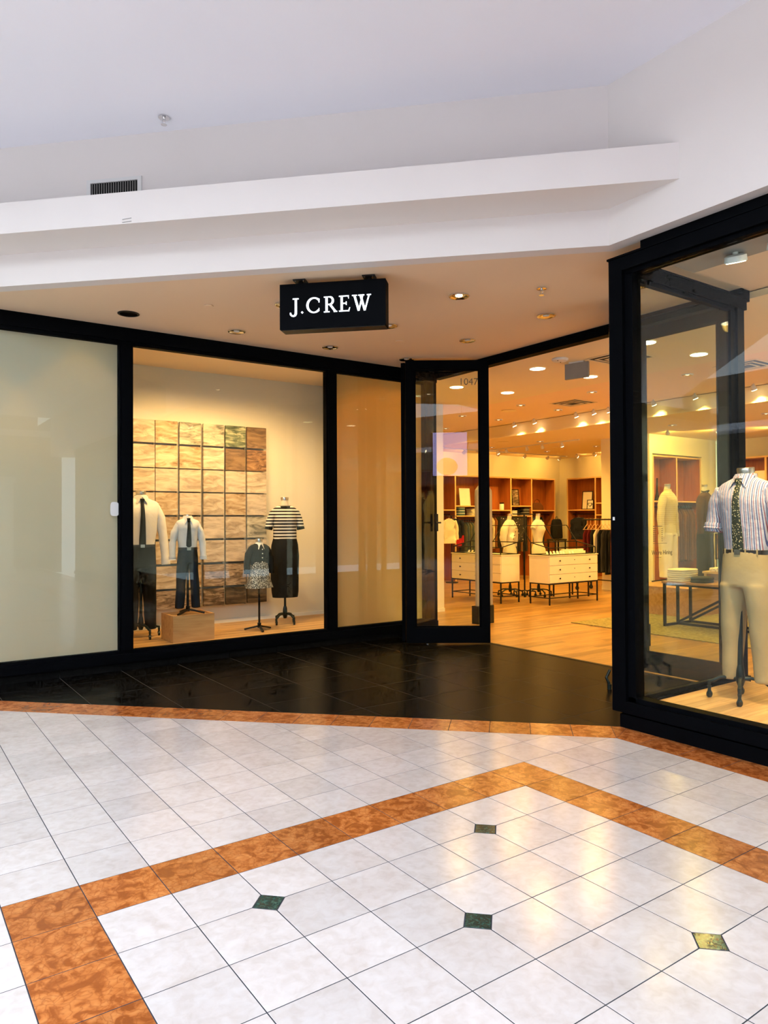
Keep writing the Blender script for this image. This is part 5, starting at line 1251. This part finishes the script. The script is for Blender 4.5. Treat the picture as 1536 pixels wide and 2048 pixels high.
# lamps in front of the ceiling drop
for k, y in enumerate((10.97, 10.4, 9.31, 8.89, 8.55, 7.6, 6.82, 6.33, 5.84)):
    track_head(None, 11.12, y, ZS-0.001, (12.2, y-0.2, 1.6) if k % 3 else (11.5, y-0.25, 2.6), 'white spotlight before the ceiling drop, %s counted from the open door' % (ordn[:7]+['eighth', 'ninth'])[k], True, 'spotlights before the ceiling drop', 26)
track((13.0, 14.2, 3.40), (13.0, 10.8, 3.40), 'white light track across the low ceiling')
for k, y in enumerate((13.95, 13.4, 13.1, 12.4, 11.9, 11.3)):
    track_head(None, 13.0, y, 3.376, (14.6, y+0.6, 1.4), 'white spotlight on the cross track, %s from the back wall' % ordn[k], k in (0, 1, 5), 'spotlights on the cross track', 18 if k in (1, 3, 5) else 0)
track((11.5, 13.9, 3.40), (16.2, 13.9, 3.40), 'white light track before the back wall')
for k, x in enumerate((12.3, 13.5, 14.5, 15.4, 15.9)):
    track_head(None, x, 13.9, 3.376, (x+0.2, 14.69, 2.95), 'white spotlight on the back wall track, %s along it' % ordn[k], k in (2, 4), 'spotlights on the back wall track', 4.5, WARM, 130)
for k, y in enumerate((13.3, 12.7, 12.0)):
    track_head(None, 15.9, y, 3.399, (16.79, y-0.2, 2.95), 'white spotlight by the side wall, %s from the corner' % ordn[k], k < 2, 'spotlights by the side wall', 5, WARM, 130)
for k, y in enumerate((8.8, 8.1, 7.2)):
    track_head(None, 13.2+k*0.7, y-0.1, 3.399, (14.2, 9.3, 2.8), 'white spotlight before the middle wall, %s from its corner' % ordn[k], True, 'spotlights before the middle wall', 20, WARM, 120)
# exit box, smoke detector and air diffusers
xb = thing('exit_box', 'grey exit sign box turned edge on under the shop ceiling', 'exit sign', (7.34, 6.12, 3.60), R(14))
MB().box(-0.02, 0.02, -0.16, 0.16, -0.215, -0.015).build('body', 'grey', xb, smooth=False)
MB().box(-0.03, 0.03, -0.1, 0.1, -0.015, -0.0005).build('canopy', 'white', xb, smooth=False)
sd = thing('smoke_detector', 'round white detector before the grey exit box', 'smoke detector', (7.02, 6.12, 3.60))
MB().lathe([(0, -0.001), (0.1, -0.001), (0.105, -0.012), (0.09, -0.03), (0.0, -0.034)], (0, 0, 0)).build('housing', 'white', sd)
for a in (0.6, 3.4): MB().ball((0.06*math.cos(a), 0.06*math.sin(a), -0.031), 0.008, 8, 5).build('indicator', 'blackm', sd)
def diffuser(x, y, z, label, s=0.3):
    t = thing('air_diffuser', label, 'air vent', (x, y, z), 0, 'square air diffusers of the shop')
    for k, e in enumerate((s, s*0.72, s*0.44)):
        zz = -0.004-0.006*k
        for g in ((-e, e, -e, -e+0.02), (-e, e, e-0.02, e), (-e, -e+0.02, -e+0.02, e-0.02), (e-0.02, e, -e+0.02, e-0.02)): MB().box(*g, zz-0.006, zz).build('vane', 'iceil', t, smooth=False)
    MB().box(-s+0.02, s-0.02, -s+0.02, s-0.02, -0.002, -0.0005).build('backing', 'blackm', t, smooth=False)
diffuser(7.60, 5.66, 3.60, 'square air diffuser beside the grey exit box')
diffuser(9.7, 5.2, ZS, 'square air diffuser seen past the window box post')
diffuser(10.2, 8.6, ZS, 'square air diffuser in the raised shop ceiling')
for k, (x, y) in enumerate(((9.9, 9.9), (12.0, 12.2), (14.0, 12.3))):
    z = ZS if x < 11.3 else 3.40
    tag(MB().lathe([(0, -0.001), (0.14, -0.001), (0.15, -0.006), (0.12, -0.014), (0, -0.016)], (0, 0, 0)).build('ceiling_speaker', 'iceil', loc=(x, y, z)), ['round cream speaker in the raised ceiling', 'round cream speaker by the cross track', 'round cream speaker near the shop corner'][k], 'speaker', 'round ceiling speakers')
# display lamps: left window and window box
for k, x in enumerate((2.75, 3.2, 3.55, 4.0, 4.55)):
    track_head(None, x, 8.22, ZS-0.001, (x+0.1, 9.45, 0.5), 'white spotlight in the left display window, %s from the frosted pane' % ordn[k], True, 'spotlights of the left display window', 30, (1.0, 0.56, 0.19), 128)
for k, y in enumerate((2.72, 2.42, 1.7, 0.9)):
    t = thing('disc_light', 'white round disc lamp under the grey box of the window box, %s along' % ordn[k], 'spotlight', (4.96, y, 3.46), 0, 'disc lamps of the window box')
    v = (Vector((5.75, 3.02 if k < 2 else y, 1.1)) - Vector((4.96, y, 3.4))).normalized(); c0 = Vector((0, 0, -0.045))
    MB().tube([(0, 0, -0.0005), (0, 0, -0.03)], 0.02, 10).build('stem', 'white', t)
    MB().tube([tuple(c0-v*0.03), tuple(c0-v*0.02), tuple(c0+v*0.022)], [0.05, 0.072, 0.075], 22).build('housing', 'white', t)
    MB().tube([tuple(c0+v*0.0225), tuple(c0+v*0.027)], 0.064, 22).build('lens', 'lampon', t)
    spot(tuple(Vector((4.96, y, 3.46))+c0+v*0.035), 62, (1.0, 0.66, 0.30), 80, 0.7, 0.05, (5.75, 3.02 if k < 2 else y, 1.1))
spot((5.75, 8.6, 3.5), 60, WARM, 160, 0.8, 0.08)      # added lamp, warms the cream panel from behind
tag(MB().lathe([(0.1, -0.0005), (0.1, -0.006), (0.08, -0.009), (0, -0.01)], (0, 0, 0)).build('flush_light', 'lampon', loc=(5.75, 8.6, ZS-0.001)), 'added round light warming the cream window panel from behind', 'ceiling light')
struct(MB().box(-4.0, 2.12, YF+0.075, 9.70, 0.01, DF).build('floor', 'dispfloor'))
for k, x in enumerate((-0.6, 0.6, 1.75)):  # last lamp makes the film's top glow; the others are added to warm it
    spot((x, 8.22, 3.55), 100, WARM, 95, 0.5, 0.06)
    tag(MB().lathe([(0.1, -0.0005), (0.1, -0.006), (0.08, -0.009), (0, -0.01)], (0, 0, 0)).build('flush_light', 'lampon', loc=(x, 8.22, ZS-0.001)), 'unseen round light warming the frosted pane from behind, %s along it' % ordn[k], 'ceiling light', 'lights behind the frosted pane')
